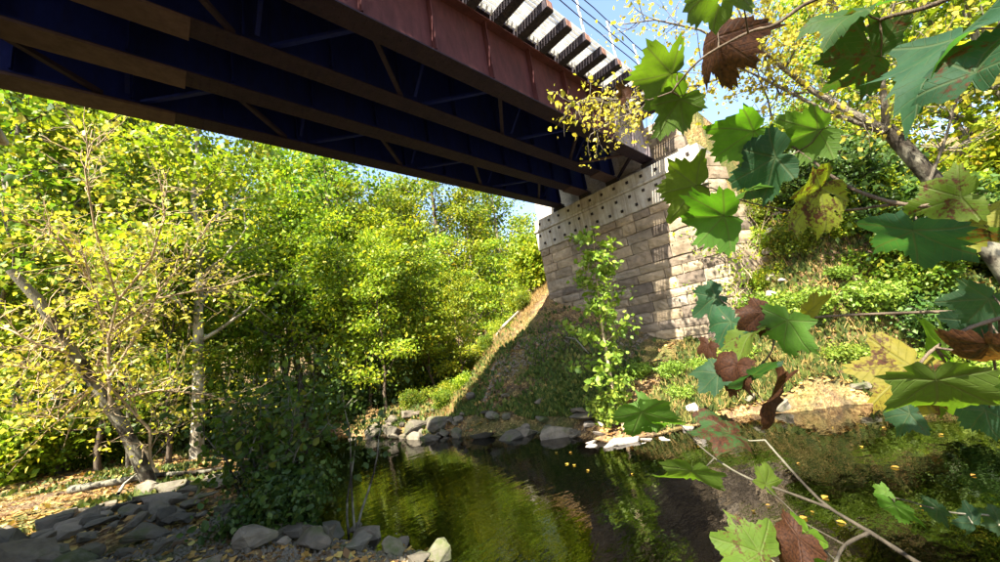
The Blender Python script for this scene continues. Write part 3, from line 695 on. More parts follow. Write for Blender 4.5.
for (k, px, d, s) in ((5, 255, 18, .8), (6, 275, 20, .9), (5, 312, 19, .85), (6, 340, 20, .8), (5, 225, 17, .9), (6, 362, 21, .85), (5, 395, 22, .8), (6, 240, 24, 1.1), (5, 290, 23, 1.1), (6, 420, 24, .8), (5, 165, 18, .8), (6, 130, 16, .8)):
    plant(k, px, d, s)
for (k, x, y, s) in ((3, 6.6, 14.6, .75), (4, 7.6, 16.2, .85), (3, 6.2, 17.2, .95), (4, 6.0, 19.5, 1.05), (3, 8.6, 18.0, .9), (1, 6.3, 21.5, .85), (3, 9.6, 16.0, .7), (4, .2, 15.5, .8), (3, .6, 18.5, 1.0), (3, 10.8, 15.2, .6), (0, 1.2, 22.0, .9)):
    plant(k, 0, 0, s, xy=(x, y))
for i in range(26):
    plant((0, 1, 2)[i % 3], -120 + i * 27, 42 + 9 * ((i * 7) % 5) / 5 * 2, 1.5 if i < 20 else 1.2)
# right hillside wood
PRO_R = len(PRO)
PRO += [proto('hillside_tree', 11, 10.0, .15, 'leaf_yellow', 'bark_grey', 'yellow leafed tree on the hillside above the creek bank', 'trees on the hillside', 18, .15, 3.0, 17),
        proto('hillside_tree', 12, 9.0, .13, 'leaf_green', 'bark', 'green leafed tree on the hillside above the creek bank', 'trees on the hillside', 18, .12, 2.8, 17)]
used += [False] * 2
for (k, x, y, s) in ((0, 17, -3.0, 1), (0, 19, .2, .75), (1, 18.5, -6.5, 1), (0, 15.5, -6.8, .95), (1, 22, -3, 1.1), (0, 23, -8, 1.2), (0, 15, -10.5, 1), (1, 20, -12, 1.2), (0, 26, -1, 1.1), (1, 28, -6, 1.3), (0, 27, -13, 1.2), (1, 14.6, -4.2, .5), (0, 33, -4, 1.3), (1, 34, -11, 1.3), (0, 30, 2.5, .9)):
    plant(PRO_R + k, 0, 0, s, xy=(x, y))

# pale sycamore trunk in the wood
syc = proto('pale_trunked_tree', 31, 13, .19, 'leaf_yellow', 'bark_pale', 'tall sycamore with pale mottled trunk and yellow green leaves', None, 20, .26, 3.2, 18)
p = ray(196, 420); p = p[:2] / np.linalg.norm(p[:2]) * 15.5; syc.location = (p[0], p[1], hz(*p))

# ------------------------------------------------------------------ bare tan-twigged tree, leaning, on the left
r = np.random.default_rng(41)
bare = empty('bare_tree', (0, 0, 0)); tag(bare, 'leaning half bare tree with tan twigs on the leaf strewn bank', 'tree')
b0 = at(152, 468, 12.2); b0[2] = hz(b0[0], b0[1]) - .1; bare.location = b0
T, L2, A = Tubes(), Tubes(), []
tr = np.array([at(152, 468, 12.2), at(125, 430, 12.2), at(92, 380, 12.2), at(62, 335, 12.2), at(38, 300, 12.3), at(10, 270, 12.4)]) ; tr[0] = b0; tr = tr - b0
T.add(tr, [.14, .12, .11, .10, .09, .07], 9)
for lim in ([(110, 405), (108, 340), (118, 300), (95, 230), (85, 170), (92, 130)], [(150, 465), (150, 430), (108, 385), (110, 340), (90, 280), (78, 235)], [(108, 380), (140, 330), (160, 290), (190, 255), (215, 215)], [(75, 355), (40, 345), (10, 330), (-20, 322)],
            [(112, 330), (150, 300), (200, 290), (245, 280)], [(95, 385), (60, 420), (35, 410)], [(90, 280), (60, 240), (30, 225)], [(110, 400), (160, 390), (210, 395), (240, 405)], [(118, 300), (150, 262), (165, 215), (160, 180)], [(100, 365), (50, 372), (5, 365)]):
    pts = np.array([at(a, b, 12.1 + r.normal(0, .25)) for a, b in lim]) - b0
    L2.add(pts, np.linspace(.034, .010, len(pts)), 5)
    for q in range(len(pts) - 1):
        for s in range(8):
            t = r.random(); pp = pts[q] + (pts[q + 1] - pts[q]) * t; dd = unit(pts[q + 1] - pts[q]) * .6 + r.normal(0, .6, 3) + np.array([0, 0, .25])
            tw = curve_pts(pp, dd, r.uniform(.5, 1.3), 4, r, .22); L2.add(tw, [.013, .010, .007, .005, .003], 3)
            for w in range(3):
                t2 = curve_pts(tw[1 + w], unit(tw[2 + w] - tw[1 + w]) + r.normal(0, .7, 3), r.uniform(.25, .6), 3, r, .2); L2.add(t2, [.006, .005, .004, .002], 3); A += [t2[-1]]
T.build('trunk', bare, 'bark_dark'); L2.build('limbs', bare, 'twig_tan')
A = np.array(A); link('crown', leaf_cloud('crown', A[r.random(len(A)) < .8], 6, .2, .10, r), bare, 'leaf_gold')
# orange-lit stump by it
st_b = empty('tree_stump'); q = at(150, 462, 13.2); q[2] = hz(q[0], q[1]) - .05; st_b.location = q
tag(st_b, 'broken leaning stump catching the sun beside the bare tree', 'stump')
T = Tubes(); T.add(np.array([(0, 0, 0), (-.08, .05, .35), (-.2, .12, .75), (-.26, .2, .95)]), [.24, .17, .15, .08], 10); T.build('trunk', st_b, 'twig_tan')

# ------------------------------------------------------------------ sapling in front of the abutment
r = np.random.default_rng(51)
sap = empty('sapling'); sx, sy = 7.12, 4.56; sz0 = hz(sx, sy); sap.location = (sx, sy, sz0)
tag(sap, 'slender bright green sapling lit by the sun before the abutment', 'sapling')
T, L2, A = Tubes(), Tubes(), []
k0 = sx / ray(615, 405)[0]
tr = np.array([at(a, b, k0 + .02 * i) for i, (a, b) in enumerate(((616, 408), (611, 380), (606, 350), (601, 320), (598, 290), (595, 262), (593, 236)))]) - np.array([sx, sy, sz0]); tr[0] = (0, 0, -.1)
T.add(tr, np.linspace(.04, .008, 7), 7)
for i in range(34):
    t = .12 + .86 * i / 34; f = t * 6; j = min(5, int(f)); p = tr[j] + (tr[j + 1] - tr[j]) * (f - j)
    az = i * 2.4 + r.normal(0, .3); L = (.95 - .5 * t) * r.uniform(.6, 1.35); d = np.array([math.cos(az), math.sin(az), .45])
    lp = curve_pts(p, d, L, 5, r, .15, -.03); L2.add(lp, np.linspace(.010, .003, 6), 4); A += list(lp[2:])
    sp = curve_pts(lp[2], unit(lp[3] - lp[2]) + r.normal(0, .6, 3), L * .45, 3, r); L2.add(sp, [.005, .004, .003, .002], 3); A += list(sp[1:])
T.build('trunk', sap, 'twig_tan'); L2.build('limbs', sap, 'bark')
link('crown', leaf_cloud('crown', np.array(A), 7, .085, .12, r, LEAF8, 1.0), sap, 'leaf_lime')
# low leafy shoot beside it
def shrub(name, seed, h, w, stems, mat_leaf, label, group, per=10, size=.1, spread=.12, tmpl=LEAF4, bark='bark', cat='shrub', arch=.02):
    r = np.random.default_rng(seed); root = empty(name); tag(root, label, cat, group); T, A = Tubes(), []
    for i in range(stems):
        az = r.uniform(0, 6.28); rr_ = r.uniform(0, w * .18); d = np.array([math.cos(az) * w * r.uniform(.1, .6), math.sin(az) * w * r.uniform(.1, .6), h])
        lp = curve_pts((math.cos(az) * rr_, math.sin(az) * rr_, -.08), d, h * r.uniform(.7, 1.15), 7, r, .14, arch); T.add(lp, np.linspace(.018 + .006 * h, .004, 8), 5)
        for j in range(2, 8):
            A.append(lp[j])
            for s in range(3):
                sp = curve_pts(lp[j], unit(lp[j] - lp[j - 1]) * .5 + r.normal(0, .7, 3), w * r.uniform(.12, .3), 3, r, .2); T.add(sp, [.007, .005, .004, .002], 3); A += [sp[1], sp[2], sp[3]]
    T.build('stems', root, bark); link('foliage', leaf_cloud('foliage', np.array(A), per, spread, size, r, tmpl), root, mat_leaf); return root
o = shrub('leafy_shoot', 52, .75, .6, 4, 'leaf_lime', 'low bright green shoot at the foot of the sapling', None, 5, .09, .07, LEAF8, cat='shrub'); o.location = (7.15, 4.85, hz(7.15, 4.85))

# ------------------------------------------------------------------ dark bush on the near bank
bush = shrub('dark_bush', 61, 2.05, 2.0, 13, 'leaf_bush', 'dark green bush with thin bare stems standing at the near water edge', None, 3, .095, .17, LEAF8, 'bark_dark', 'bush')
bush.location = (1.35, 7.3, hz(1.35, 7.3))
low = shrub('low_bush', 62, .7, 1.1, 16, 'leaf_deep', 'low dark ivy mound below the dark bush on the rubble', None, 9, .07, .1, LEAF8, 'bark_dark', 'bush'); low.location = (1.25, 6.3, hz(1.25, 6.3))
# thin bare stems beside the water
th = empty('thin_stems', (1.9, 5.75, hz(1.9, 5.75))); tag(th, 'pair of thin crooked bare stems rising by the water edge rocks', 'sapling')
r = np.random.default_rng(63)
A = []
for k, d in enumerate(((.05, .1, 1), (.25, -.05, 1), (-.1, .15, 1))):
    T = Tubes(); lp = curve_pts((.05 * k, 0, -.1), d, 1.7 + .2 * k, 8, r, .1); T.add(lp, np.linspace(.02, .006, 9), 5); T.build('stem', th, 'bark_dark'); A += list(lp[5:])
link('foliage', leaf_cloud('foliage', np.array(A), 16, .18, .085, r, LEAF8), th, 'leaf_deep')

# ------------------------------------------------------------------ shrubs
def scatter(rootlist, spots, where):
    seen = [False] * len(rootlist); base = [q['label'] for q in rootlist]
    for (k, x, y, s) in spots:
        z = hz(x, y); rz = random.uniform(0, 6.28)
        if not seen[k]: seen[k] = True; o = rootlist[k]; o.location = (x, y, z); o.rotation_euler[2] = rz; o.scale = (s, s, s)
        else: o = copy_tree(rootlist[k], (x, y, z), rz, (s, s, s * random.uniform(.85, 1.15)))
        o['label'] = base[k] + ' ' + where(x, y, s)
def where_bank(x, y, s): return 'beside the wing wall' if y > 1.3 and x > 11 else 'below the abutment' if y > 1.3 else 'at the water edge' if x < 11.3 else 'under the leaning tree' if y < -1.2 else 'high on the slope' if x > 13.2 else 'low on the bank'
def where_wood(x, y, s): return 'on the sunlit ridge' if s < .55 else 'near the creek' if math.hypot(x, y) < 18.5 else 'behind the first trunks' if math.hypot(x, y) < 24 else 'deep among the trunks'
GR = 'shrubs on the bank beyond the creek'
RS = [shrub('bank_shrub', 71, 1.5, 1.6, 10, 'leaf_deep', 'dense dark green shrub', GR, 12, .12, .16),
      shrub('bank_shrub', 72, 1.3, 1.6, 10, 'leaf_green', 'mid green leafy shrub', GR, 12, .11, .16),
      shrub('bank_shrub', 73, 1.6, 1.5, 9, 'leaf_yellow', 'yellow leafed shrub', GR, 11, .11, .16),
      shrub('bank_shrub', 74, .6, .9, 9, 'leaf_lime', 'low light green weed clump', GR, 9, .08, .1)]
scatter(RS, [(int(rr.choice([1, 2, 3, 3, 0])), rr.uniform(11.4, 14.0), rr.uniform(-3.2, 1.9), rr.uniform(.4, .75)) for _ in range(34)] + [(0, 12.2, .4, 1.1), (0, 12.6, -.6, 1.2), (0, 13.2, .6, 1), (1, 12.0, -.2, .8), (1, 12.8, 1.3, 1), (0, 13.6, -1.8, 1.2), (1, 13.2, -3, 1.2), (0, 12.2, -2.4, .9), (2, 14.8, 1.6, .8), (2, 15.6, -.2, 1.2), (2, 14.5, -1.0, 1.2), (2, 16, -2.2, 1.3), (2, 12.3, 2.35, .6), (2, 13.3, 2.2, .7), (2, 11.6, 2.45, .45), (1, 12.0, 1.9, .5), (2, 13.8, 1.2, .8), (1, 11.5, 1.6, .5), (3, 12.4, 1.5, 1), (3, 11.4, 2.7, .8), (2, 14.3, 2.0, .7),
             (1, 14.6, .6, 1), (2, 15, -4.0, 1.4), (1, 13.8, -5, 1.3), (0, 12.6, -4.4, 1), (3, 11.0, 1.6, .9), (3, 10.9, .8, .9), (3, 11.1, -.2, 1), (3, 10.9, 2.3, 1), (3, 10.2, 3.2, .7), (3, 9.6, 3.7, .5), (3, 9.2, 4.3, .6), (3, 11.3, -1.2, 1), (3, 11.5, .5, 1.1), (3, 11.7, -.6, 1.1), (1, 11.8, 1.1, .55), (3, 11.2, -2.0, 1.1), (1, 11.6, -1.7, .6), (3, 12.0, -1.3, 1.2), (3, 10.7, 1.3, .7), (3, 10.8, -.8, .8), (3, 9.0, 5.0, .6), (3, 8.6, 3.9, .5), (1, 17.5, 1.4, .9), (2, 18, 2.2, .8), (2, 16.5, 1.9, .7)], where_bank)
GL = 'shrubs of the wood edge'
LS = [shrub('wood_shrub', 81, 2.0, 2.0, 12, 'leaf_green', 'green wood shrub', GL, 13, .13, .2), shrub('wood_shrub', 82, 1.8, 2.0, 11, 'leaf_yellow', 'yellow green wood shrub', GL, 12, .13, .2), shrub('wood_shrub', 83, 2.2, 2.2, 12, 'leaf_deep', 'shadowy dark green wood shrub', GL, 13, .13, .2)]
sp_ = []
for i, (px, d) in enumerate(((10, 20), (20, 18), (60, 22), (110, 19), (160, 20), (200, 17.5), (230, 24), (260, 20), (300, 23), (330, 19), (350, 24), (380, 20), (400, 19), (405, 21), (425, 21), (450, 24), (470, 25), (375, 18), (340, 28), (280, 30), (180, 30), (120, 27), (50, 30), (440, 23), (490, 21), (0, 25), (90, 25), (215, 27), (400, 25), (360, 17.5))):
    d2 = ray(px, 420)[:2]; d2 = d2 / np.linalg.norm(d2)
    while np.interp(d2[1] * d, _na[:, 0], _na[:, 1]) - .6 < d2[0] * d < np.interp(d2[1] * d, _fa[:, 0], _fa[:, 1]) + .6: d += .5
    sp_.append((i % 3, d2[0] * d, d2[1] * d, random.uniform(.75, 1.25)))
sp_ += [(1, 8.3, 11.6, .35), (0, 9.2, 11.0, .3), (1, 10.2, 11.4, .4), (0, 10.9, 10.4, .3), (1, 7.6, 11.9, .4), (0, 7.0, 11.2, .3), (1, 11.6, 11.2, .5), (0, 6.8, 12.6, .45)]
scatter(LS, sp_, where_wood)
o = shrub('yellow_bush', 91, 2.4, 2.0, 12, 'leaf_yellow', 'glowing yellow bush beside the far corner of the abutment', None, 14, .13, .18, cat='bush'); o.location = (12.2, 10.6, hz(12.2, 10.6))
o = shrub('yellow_bush', 92, 2.2, 1.8, 11, 'leaf_lime', 'bright lime bush behind the far corner of the abutment', None, 14, .13, .18, cat='bush'); o.location = (13.6, 10.4, hz(13.6, 10.4))

rv = np.random.default_rng(95)
vine = empty('climbing_vine', (10.9, 2.9, -.4)); tag(vine, 'sparse yellow climbing vine over the sunlit edge of the abutment', 'vine'); T, A = Tubes(), []
for k in range(16):
    lp = curve_pts((rv.uniform(-.05, .5), rv.uniform(-.55, .25), rv.uniform(-.4, 2.4)), (-.02, rv.normal(0, .35), 1), rv.uniform(.8, 2.2), 8, rv, .22); lp[:, 0] = np.minimum(lp[:, 0], .05 + np.maximum(0, -lp[:, 1] - .0) * 1.6) - .06
    T.add(lp, np.linspace(.012, .004, 9), 4); A += list(lp[2:])
T.build('stems', vine, 'twig_tan'); link('foliage', leaf_cloud('foliage', np.array(A), 7, .14, .09, rv), vine, 'leaf_yellow')
# fallen branches and logs
def stick(name, pts, r0, r1, mat, label, cat='branch'):
    root = empty(name, pts[0]); tag(root, label, cat); T = Tubes(); p = np.array(pts) - np.array(pts[0]); T.add(p, np.linspace(r0, r1, len(p)), 8); T.build('wood', root, mat); return root
def gp(px, py, z):
    d = ray(px, py); return d * (z / d[2])
def lay(pxs, z, dz=.08):
    out = []
    for a, b in pxs: q = gp(a, b, z); out.append((q[0], q[1], hz(q[0], q[1]) + dz))
    return out
stick('fallen_branch', lay([(70, 497), (110, 490), (150, 480), (205, 470), (235, 462)], -1.62, .12), .09, .03, 'bark_dark', 'long dark fallen branch lying along the top of the rubble')
stick('driftwood', lay([(118, 505), (124, 494), (136, 486)], -1.6, .25), .03, .015, 'bark_pale', 'short pale driftwood stick standing in the rubble')
stick('fallen_log', [(11.3, 2.2, hz(11.3, 2.2) - .55), (10.9, 1.4, WZ + .12), (10.75, .3, WZ + .14)], .08, .05, 'bark_pale', 'pale log lying along the far water edge', 'log')
stick('fallen_branch', [(11.6, .9, hz(11.6, .9) + .1), (11.3, .2, -.9), (11.2, -.6, -.5), (11.1, -1.1, -.6)], .035, .012, 'twig_tan', 'tan dead branch arching in front of the dark shrubs')
stick('fallen_branch', [(9.6, 7.6, hz(9.6, 7.6) + .1), (9.3, 7.0, hz(9.3, 7) + .5), (9.0, 6.4, hz(9, 6.4) + .45), (8.8, 6.1, hz(8.8, 6.1) + .1)], .03, .012, 'bark_dark', 'dark dead branch arching over the shaded slope')
# trunks lying on the sunlit ridge
stick('fallen_log', [(9.4, 11.2, hz(9.4, 11.2) + .1), (10.0, 11.0, hz(10, 11) + .15), (10.8, 10.7, hz(10.8, 10.7) + .12)], .07, .05, 'bark_pale', 'pale weathered log lying up the sunlit ridge', 'log')

# ------------------------------------------------------------------ leaning dark tree over the right bank
r = np.random.default_rng(101)
lean = empty('leaning_tree'); b0 = np.array([11.3, -2.0, hz(11.3, -2.0)]); lean.location = b0
tag(lean, 'dark leaning tree with sparse yellow leaves over the right bank', 'tree')
T, L2, A = Tubes(), Tubes(), []
tr = np.array([b0 - (0, 0, .2), at(1045, 330, 11.2), at(1000, 262, 11.0), at(955, 205, 10.8), at(915, 160, 10.6), at(886, 128, 10.5)]) - b0
T.add(tr, [.2, .16, .15, .14, .13, .11], 10)
for li, (w, lim) in enumerate(((.10, [(886, 130), (850, 112), (814, 92), (785, 70), (764, 52), (745, 25), (730, -10)]), (.07, [(884, 133), (850, 120), (824, 110), (785, 90), (745, 70), (700, 58)]), (.09, [(886, 130), (884, 100), (881, 65), (890, 20), (905, -30)]), (.05, [(764, 52), (735, 48), (700, 30), (655, 20), (620, 25)]), (.035, [(814, 92), (780, 95), (768, 70), (760, 30), (775, -10)]), (.04, [(745, 70), (700, 85), (660, 92), (620, 100), (588, 98), (565, 108)]), (.03, [(660, 92), (640, 110), (615, 120), (590, 135)]),
                             (.05, [(881, 65), (850, 30), (830, -5)]), (.04, [(930, 180), (945, 140), (960, 90), (990, 40)]), (.03, [(785, 70), (800, 40), (820, 5)]), (.03, [(884, 100), (920, 70), (960, 30)]), (.03, [(772, 120), (768, 100), (760, 80), (752, 50)]))):
    pts = np.array([at(a, b, 10.5 - (.55 if li == 5 else .12) * i - (1.3 if li == 6 else 0) + r.normal(0, .12)) for i, (a, b) in enumerate(lim)]) - b0
    L2.add(pts, np.linspace(w * .7, .010, len(pts)), 6)
    for q in range(len(pts) - 1):
        for s in range(6):
            pp = pts[q] + (pts[q + 1] - pts[q]) * r.random(); tw = curve_pts(pp, unit(pts[q + 1] - pts[q]) * .6 + r.normal(0, .7, 3), r.uniform(.4, 1.0), 4, r, .2); L2.add(tw, [.012, .009, .007, .005, .003], 3); A += list(tw[2:])
            t2 = curve_pts(tw[2], unit(tw[3] - tw[2]) + r.normal(0, .7, 3), .4, 3, r, .2); L2.add(t2, [.006, .005, .004, .002], 3); A += list(t2[1:])
T.build('trunk', lean, 'bark_dark'); L2.build('limbs', lean, 'bark_grey')
A = np.array(A); far_ = (A + b0)[:, 0] < 9.3; pick = far_ | (r.random(len(A)) < .42)
link('crown', leaf_cloud('crown', A[pick], 3, .13, .085, r, LEAF8), lean, 'leaf_gold')

# ------------------------------------------------------------------ sycamore on the near bank, its branches hang into the picture
OUT = [(0, 1.0), (6, .90), (10, .88), (13, .80), (18, .79), (21, .72), (27, .66), (33, .70), (38, .73), (42, .82), (48, .97), (53, .86), (57, .85), (61, .76), (66, .76), (71, .68), (78, .58), (85, .56), (91, .64), (97, .66), (102, .76), (107, .66), (112, .65), (118, .54), (126, .50), (135, .42), (145, .40), (157, .33), (168, .24), (180, .10)]
def leaf_blade(r, L, droop, fold, curl, holes=0, narrow=1.0):
    an = [a for a, _ in OUT]; full = [-a for a in an[:0:-1]] + an[:-1]
    angs = np.array(sorted(set(full))); f1, f2, f3 = r.uniform(0, 6.28, 3); rad = np.interp(np.abs(angs + 5 * np.sin(np.radians(angs) * 1.5 + f3)), an, [q for _, q in OUT]) * (1 + r.normal(0, .03, len(angs)) + .09 * np.sin(np.radians(angs) * 2 + f1) + .06 * np.sin(np.radians(angs) * 5 + f2))
    rad = rad * np.where(np.arange(len(angs)) % 2 == 0, 1.055, .955)
    bite = r.uniform(-140, 140); rad = rad * (1 - r.uniform(0, .35) * np.exp(-((angs - bite) / 7.0) ** 2))
    NR = 6; V = [(0, 0)]; F = []; n = len(angs)
    for k in range(1, NR + 1):
        for a, q in zip(angs, rad):
            t = k / NR; q2 = q * t if k == NR else (q * t * (1 - .15 * t) + .15 * t * t * min(q, .6)); V.append((q2 * math.sin(math.radians(a)) * narrow, q2 * math.cos(math.radians(a))))
    for j in range(n): F.append((0, 1 + (j + 1) % n, 1 + j))
    for k in range(NR - 1):
        for j in range(n):
            a = 1 + k * n + j; b = 1 + k * n + (j + 1) % n; F.append((a, b, b + n, a + n))
    V = np.array(V); ph = r.uniform(0, 6.28, 3)
    x, y = V[:, 0], V[:, 1]; rho = np.hypot(x, y)
    z = fold * np.abs(x) - droop * rho ** 2 - curl * np.maximum(y, 0) ** 2.5 + .09 * np.sin(x * 5 + ph[0]) * rho + .08 * np.sin(y * 6 + ph[1]) * rho + .05 * np.sin(np.arctan2(x, y) * 5 + ph[2]) * rho
    co = np.stack([x * (1 - .25 * abs(fold)), y * (1 - .2 * abs(curl)), z], -1) * L
    for h in range(holes):
        k = r.integers(2, NR - 1); j = r.integers(0, n); F = [f for i, f in enumerate(F) if i != n + (k - 1) * n + j and not (r.random() < .3 and i == n + (k - 1) * n + (j + 1) % n)]
    # stalk
    base = len(co); st = []
    for i, (yy, zz) in enumerate(((.02, 0), (-.12, -.03), (-.28, -.1))):
        for a in range(4): st.append((.009 * math.cos(a * 1.571) * L, yy * L, zz * L + .009 * math.sin(a * 1.571) * L))
    co = np.concatenate([co, np.array(st)])
    for i in range(2):
        for a in range(4): F.append((base + i * 4 + a, base + i * 4 + (a + 1) % 4, base + i * 4 + 4 + (a + 1) % 4, base + i * 4 + 4 + a))
    me = mesh('leaf', co, F, True); uv = me.uv_layers.new(name='flat')
    fl = np.concatenate([V, np.zeros((12, 2))]); vi = np.zeros(len(me.loops), int); me.loops.foreach_get('vertex_index', vi); uv.data.foreach_set('uv', fl[vi].astype(np.float32).ravel())
    me.materials.append(M['hero']); return me

TINT = {'g': (.075, .135, .022), 'b': (.03, .07, .04), 'y': (.20, .21, .025), 'd': (.035, .075, .022), 'n': (.085, .036, .018), 'l': (.085, .15, .018)}
sy_tree = empty('sycamore_tree'); sb = np.array([-1.0, -2.9, hz(-1.0, -2.9)]); sy_tree.location = sb
tag(sy_tree, 'near sycamore whose branches of big lobed leaves hang over the creek', 'tree')
rl = np.random.default_rng(202)
def branch(pts, w0, w1, lv, mat='bark'):
    """pts: (px,py,dist); lv: leaves (px,py,dist,length m,tip angle deg on view,roll,tilt,tint,brown,droop,fold,holes)"""
    T = Tubes(); P = np.array([at(a, b, c * 1.2) for a, b, c in pts])
    # smooth the polyline
    Q = []
    for i in range(len(P) - 1):
        p0, p1, p2, p3 = P[max(i - 1, 0)], P[i], P[i + 1], P[min(i + 2, len(P) - 1)]
        for t in np.linspace(0, 1, 5, endpoint=False):
            Q.append(.5 * ((2 * p1) + (-p0 + p2) * t + (2 * p0 - 5 * p1 + 4 * p2 - p3) * t * t + (-p0 + 3 * p1 - 3 * p2 + p3) * t ** 3))
    Q.append(P[-1]); Q = np.array(Q) - sb
    T.add(Q, np.linspace(w0, w1, len(Q)) * .8 * (1 + .12 * np.sin(np.arange(len(Q)) * 2.2)), 7); made = []
    for (px, py, d, L, ang, roll, tilt, tint, brown, droop, fold, holes) in lv:
        d *= 1.2; L *= .9 * float(np.dot(ray(px, py), FWD))
        me = leaf_blade(rl, L, droop, fold, rl.uniform(0, .15), holes)
        a = math.radians(ang); X = CR * math.cos(a) + CU * math.sin(a); n0 = -ray(px, py)
        yv = X; zv = n0 - yv * np.dot(n0, yv); zv /= np.linalg.norm(zv); xv = np.cross(yv, zv)
        Mx = Matrix(((xv[0], yv[0], zv[0]), (xv[1], yv[1], zv[1]), (xv[2], yv[2], zv[2])))
        Mx = Mx @ Matrix.Rotation(math.radians(roll), 3, 'Y') @ Matrix.Rotation(math.radians(tilt), 3, 'X')
        loc = Vector(at(px, py, d)) - Mx @ Vector((0, .42 * L, 0)) - Vector(sb)
        b_ = np.array(loc + Mx @ Vector((0, -.10 * L, -.03 * L))); c_ = Q[np.argmin(np.linalg.norm(Q - b_, axis=1))]; gap = np.linalg.norm(c_ - b_)
        if .01 < gap < .4:                                           # leaf stalk back to the twig
            m_ = (b_ + c_) / 2 - np.array([0, 0, .12 * gap]); T.add(np.array([b_, (b_ + m_) / 2 + (0, 0, .02 * gap), m_, (c_ + m_) / 2, c_]), [.0011, .0012, .0014, .0017, .0022], 5)
        made.append((me, Matrix.Translation(loc) @ Mx.to_4x4(), (*[v * rl.uniform(.85, 1.15) for v in TINT[tint]], brown), tint))
    br = T.build('branch', sy_tree, mat)
    for me, ml, colr, tint in made:
        o = link('leaf', me, br); o.matrix_local = ml; o.color = colr
        if tint == 'n': o['label'] = 'dry curled brown leaf'
    return br
# upper twig (brown hanging leaf, green leaves at the bridge end)
branch([(1010, -60, 1.1), (905, -25, 1.0), (815, 0, .95), (775, 25, .9), (748, 33, .9), (700, 60, .9), (672, 92, .92)], .006, .0025, [
    (706, -4, .80, .17, 225, 160, 15, 'g', .12, .15, .1, 1),
    (716, 62, .9, .17, 258, 30, -20, 'n', .95, .35, -.7, 0),
    (652, 78, .95, .155, 195, 165, 10, 'g', .1, .15, .1, 1),
    (668, 115, .95, .135, 240, 155, 25, 'g', .05, .2, -.2, 0),
    (624, 92, .97, .05, 130, 150, 30, 'n', .9, .4, .3, 0)])
branch([(1040, 0, .8), (985, -12, .8), (925, 8, .85), (880, 20, .9), (850, 38, .92)], .006, .003, [
    (846, 56, .9, .165, 192, 160, 48, 'd', .32, .15, .1, 5),
    (842, 20, .85, .15, 218, 60, 10, 'd', .2, .2, .2, 1),
    (930, 64, .58, .18, 232, 60, 8, 'b', .05, .1, .25, 0),
    (985, 45, .55, .14, 50, -60, 20, 'b', .3, .2, .3, 0),
    (1000, 78, .8, .12, 200, 60, 20, 'y', .2, .2, .3, 0),
    (885, 40, 1.0, .10, 30, 70, 20, 'd', .1, .2, .2, 0)])
# middle twig with the lit green group
branch([(1100, 208, .95), (1000, 207, .95), (940, 206, .95), (895, 203, .95), (855, 190, .97), (830, 175, .98), (805, 155, 1.0), (775, 137, 1.02), (745, 133, 1.03)], .007, .0025, [
    (735, 143, 1.0, .155, 222, 165, 55, 'l', .0, .15, -.15, 0),
    (797, 138, 1.0, .145, 210, 165, 58, 'g', .0, .15, -.15, 0),
    (755, 169, .98, .165, 198, 15, -60, 'b', .05, .15, .1, 0),
    (803, 206, .92, .165, 236, 135, 15, 'y', .36, .2, -.25, 2),
    (932, 206, .85, .14, 185, 20, -65, 'l', .33, .2, .2, 1),
    (914, 250, .72, .145, 255, 12, -52, 'b', .08, .25, .1, 0),
    (985, 228, .85, .14, 330, 150, -50, 'y', .25, .2, .2, 0),
    (1003, 240, .8, .12, 300, 20, -40, 'd', .4, .3, .2, 0)])
branch([(905, 204, .95), (880, 206, .96), (850, 210, .98), (800, 212, 1.0), (765, 206, 1.02), (740, 200, 1.02), (712, 188, 1.03)], .004, .002, [
    (676, 190, 1.0, .16, 195, 165, 10, 'l', .13, .1, .05, 1),
    (702, 217, .98, .165, 202, 155, 56, 'g', .05, .15, -.15, 0),
    (762, 191, 1.0, .10, 12, 74, 10, 'b', .0, .1, .1, 0)])
# second twig with green and brown cluster
branch([(1100, 302, 1.0), (1000, 311, 1.0), (930, 312, 1.0), (850, 315, 1.0), (808, 318, 1.02), (775, 322, 1.03), (750, 318, 1.05), (725, 303, 1.06)], .005, .002, [
    (704, 304, 1.1, .115, 190, 30, -45, 'b', .0, .2, .2, 0),
    (722, 333, 1.0, .12, 205, 45, -35, 'b', .1, .2, .2, 2),
    (752, 320, .95, .10, 210, 20, -20, 'n', .9, .4, .3, 1),
    (741, 345, .95, .13, 228, 60, 0, 'l', .25, .2, .3, 0),
    (784, 337, .93, .135, 245, 30, -20, 'g', .08, .15, .15, 0),
    (818, 305, 1.0, .09, 50, 60, 20, 'y', .1, .2, .2, 0),
    (706, 352, 1.0, .065, 260, 40, 10, 'n', .95, .5, .5, 0)])
branch([(775, 322, 1.03), (772, 350, 1.0), (756, 368, .98), (738, 372, .97)], .003, .002, [
    (708, 381, .95, .10, 195, 40, -30, 'b', .05, .2, .2, 0),
    (731, 378, .92, .115, 240, 40, -10, 'n', .9, .4, .4, 0),
    (763, 376, .92, .125, 330, 35, -30, 'b', .05, .15, .1, 0),
    (781, 390, .95, .16, 15, 60, -20, 'n', .95, .4, .5, 2)])
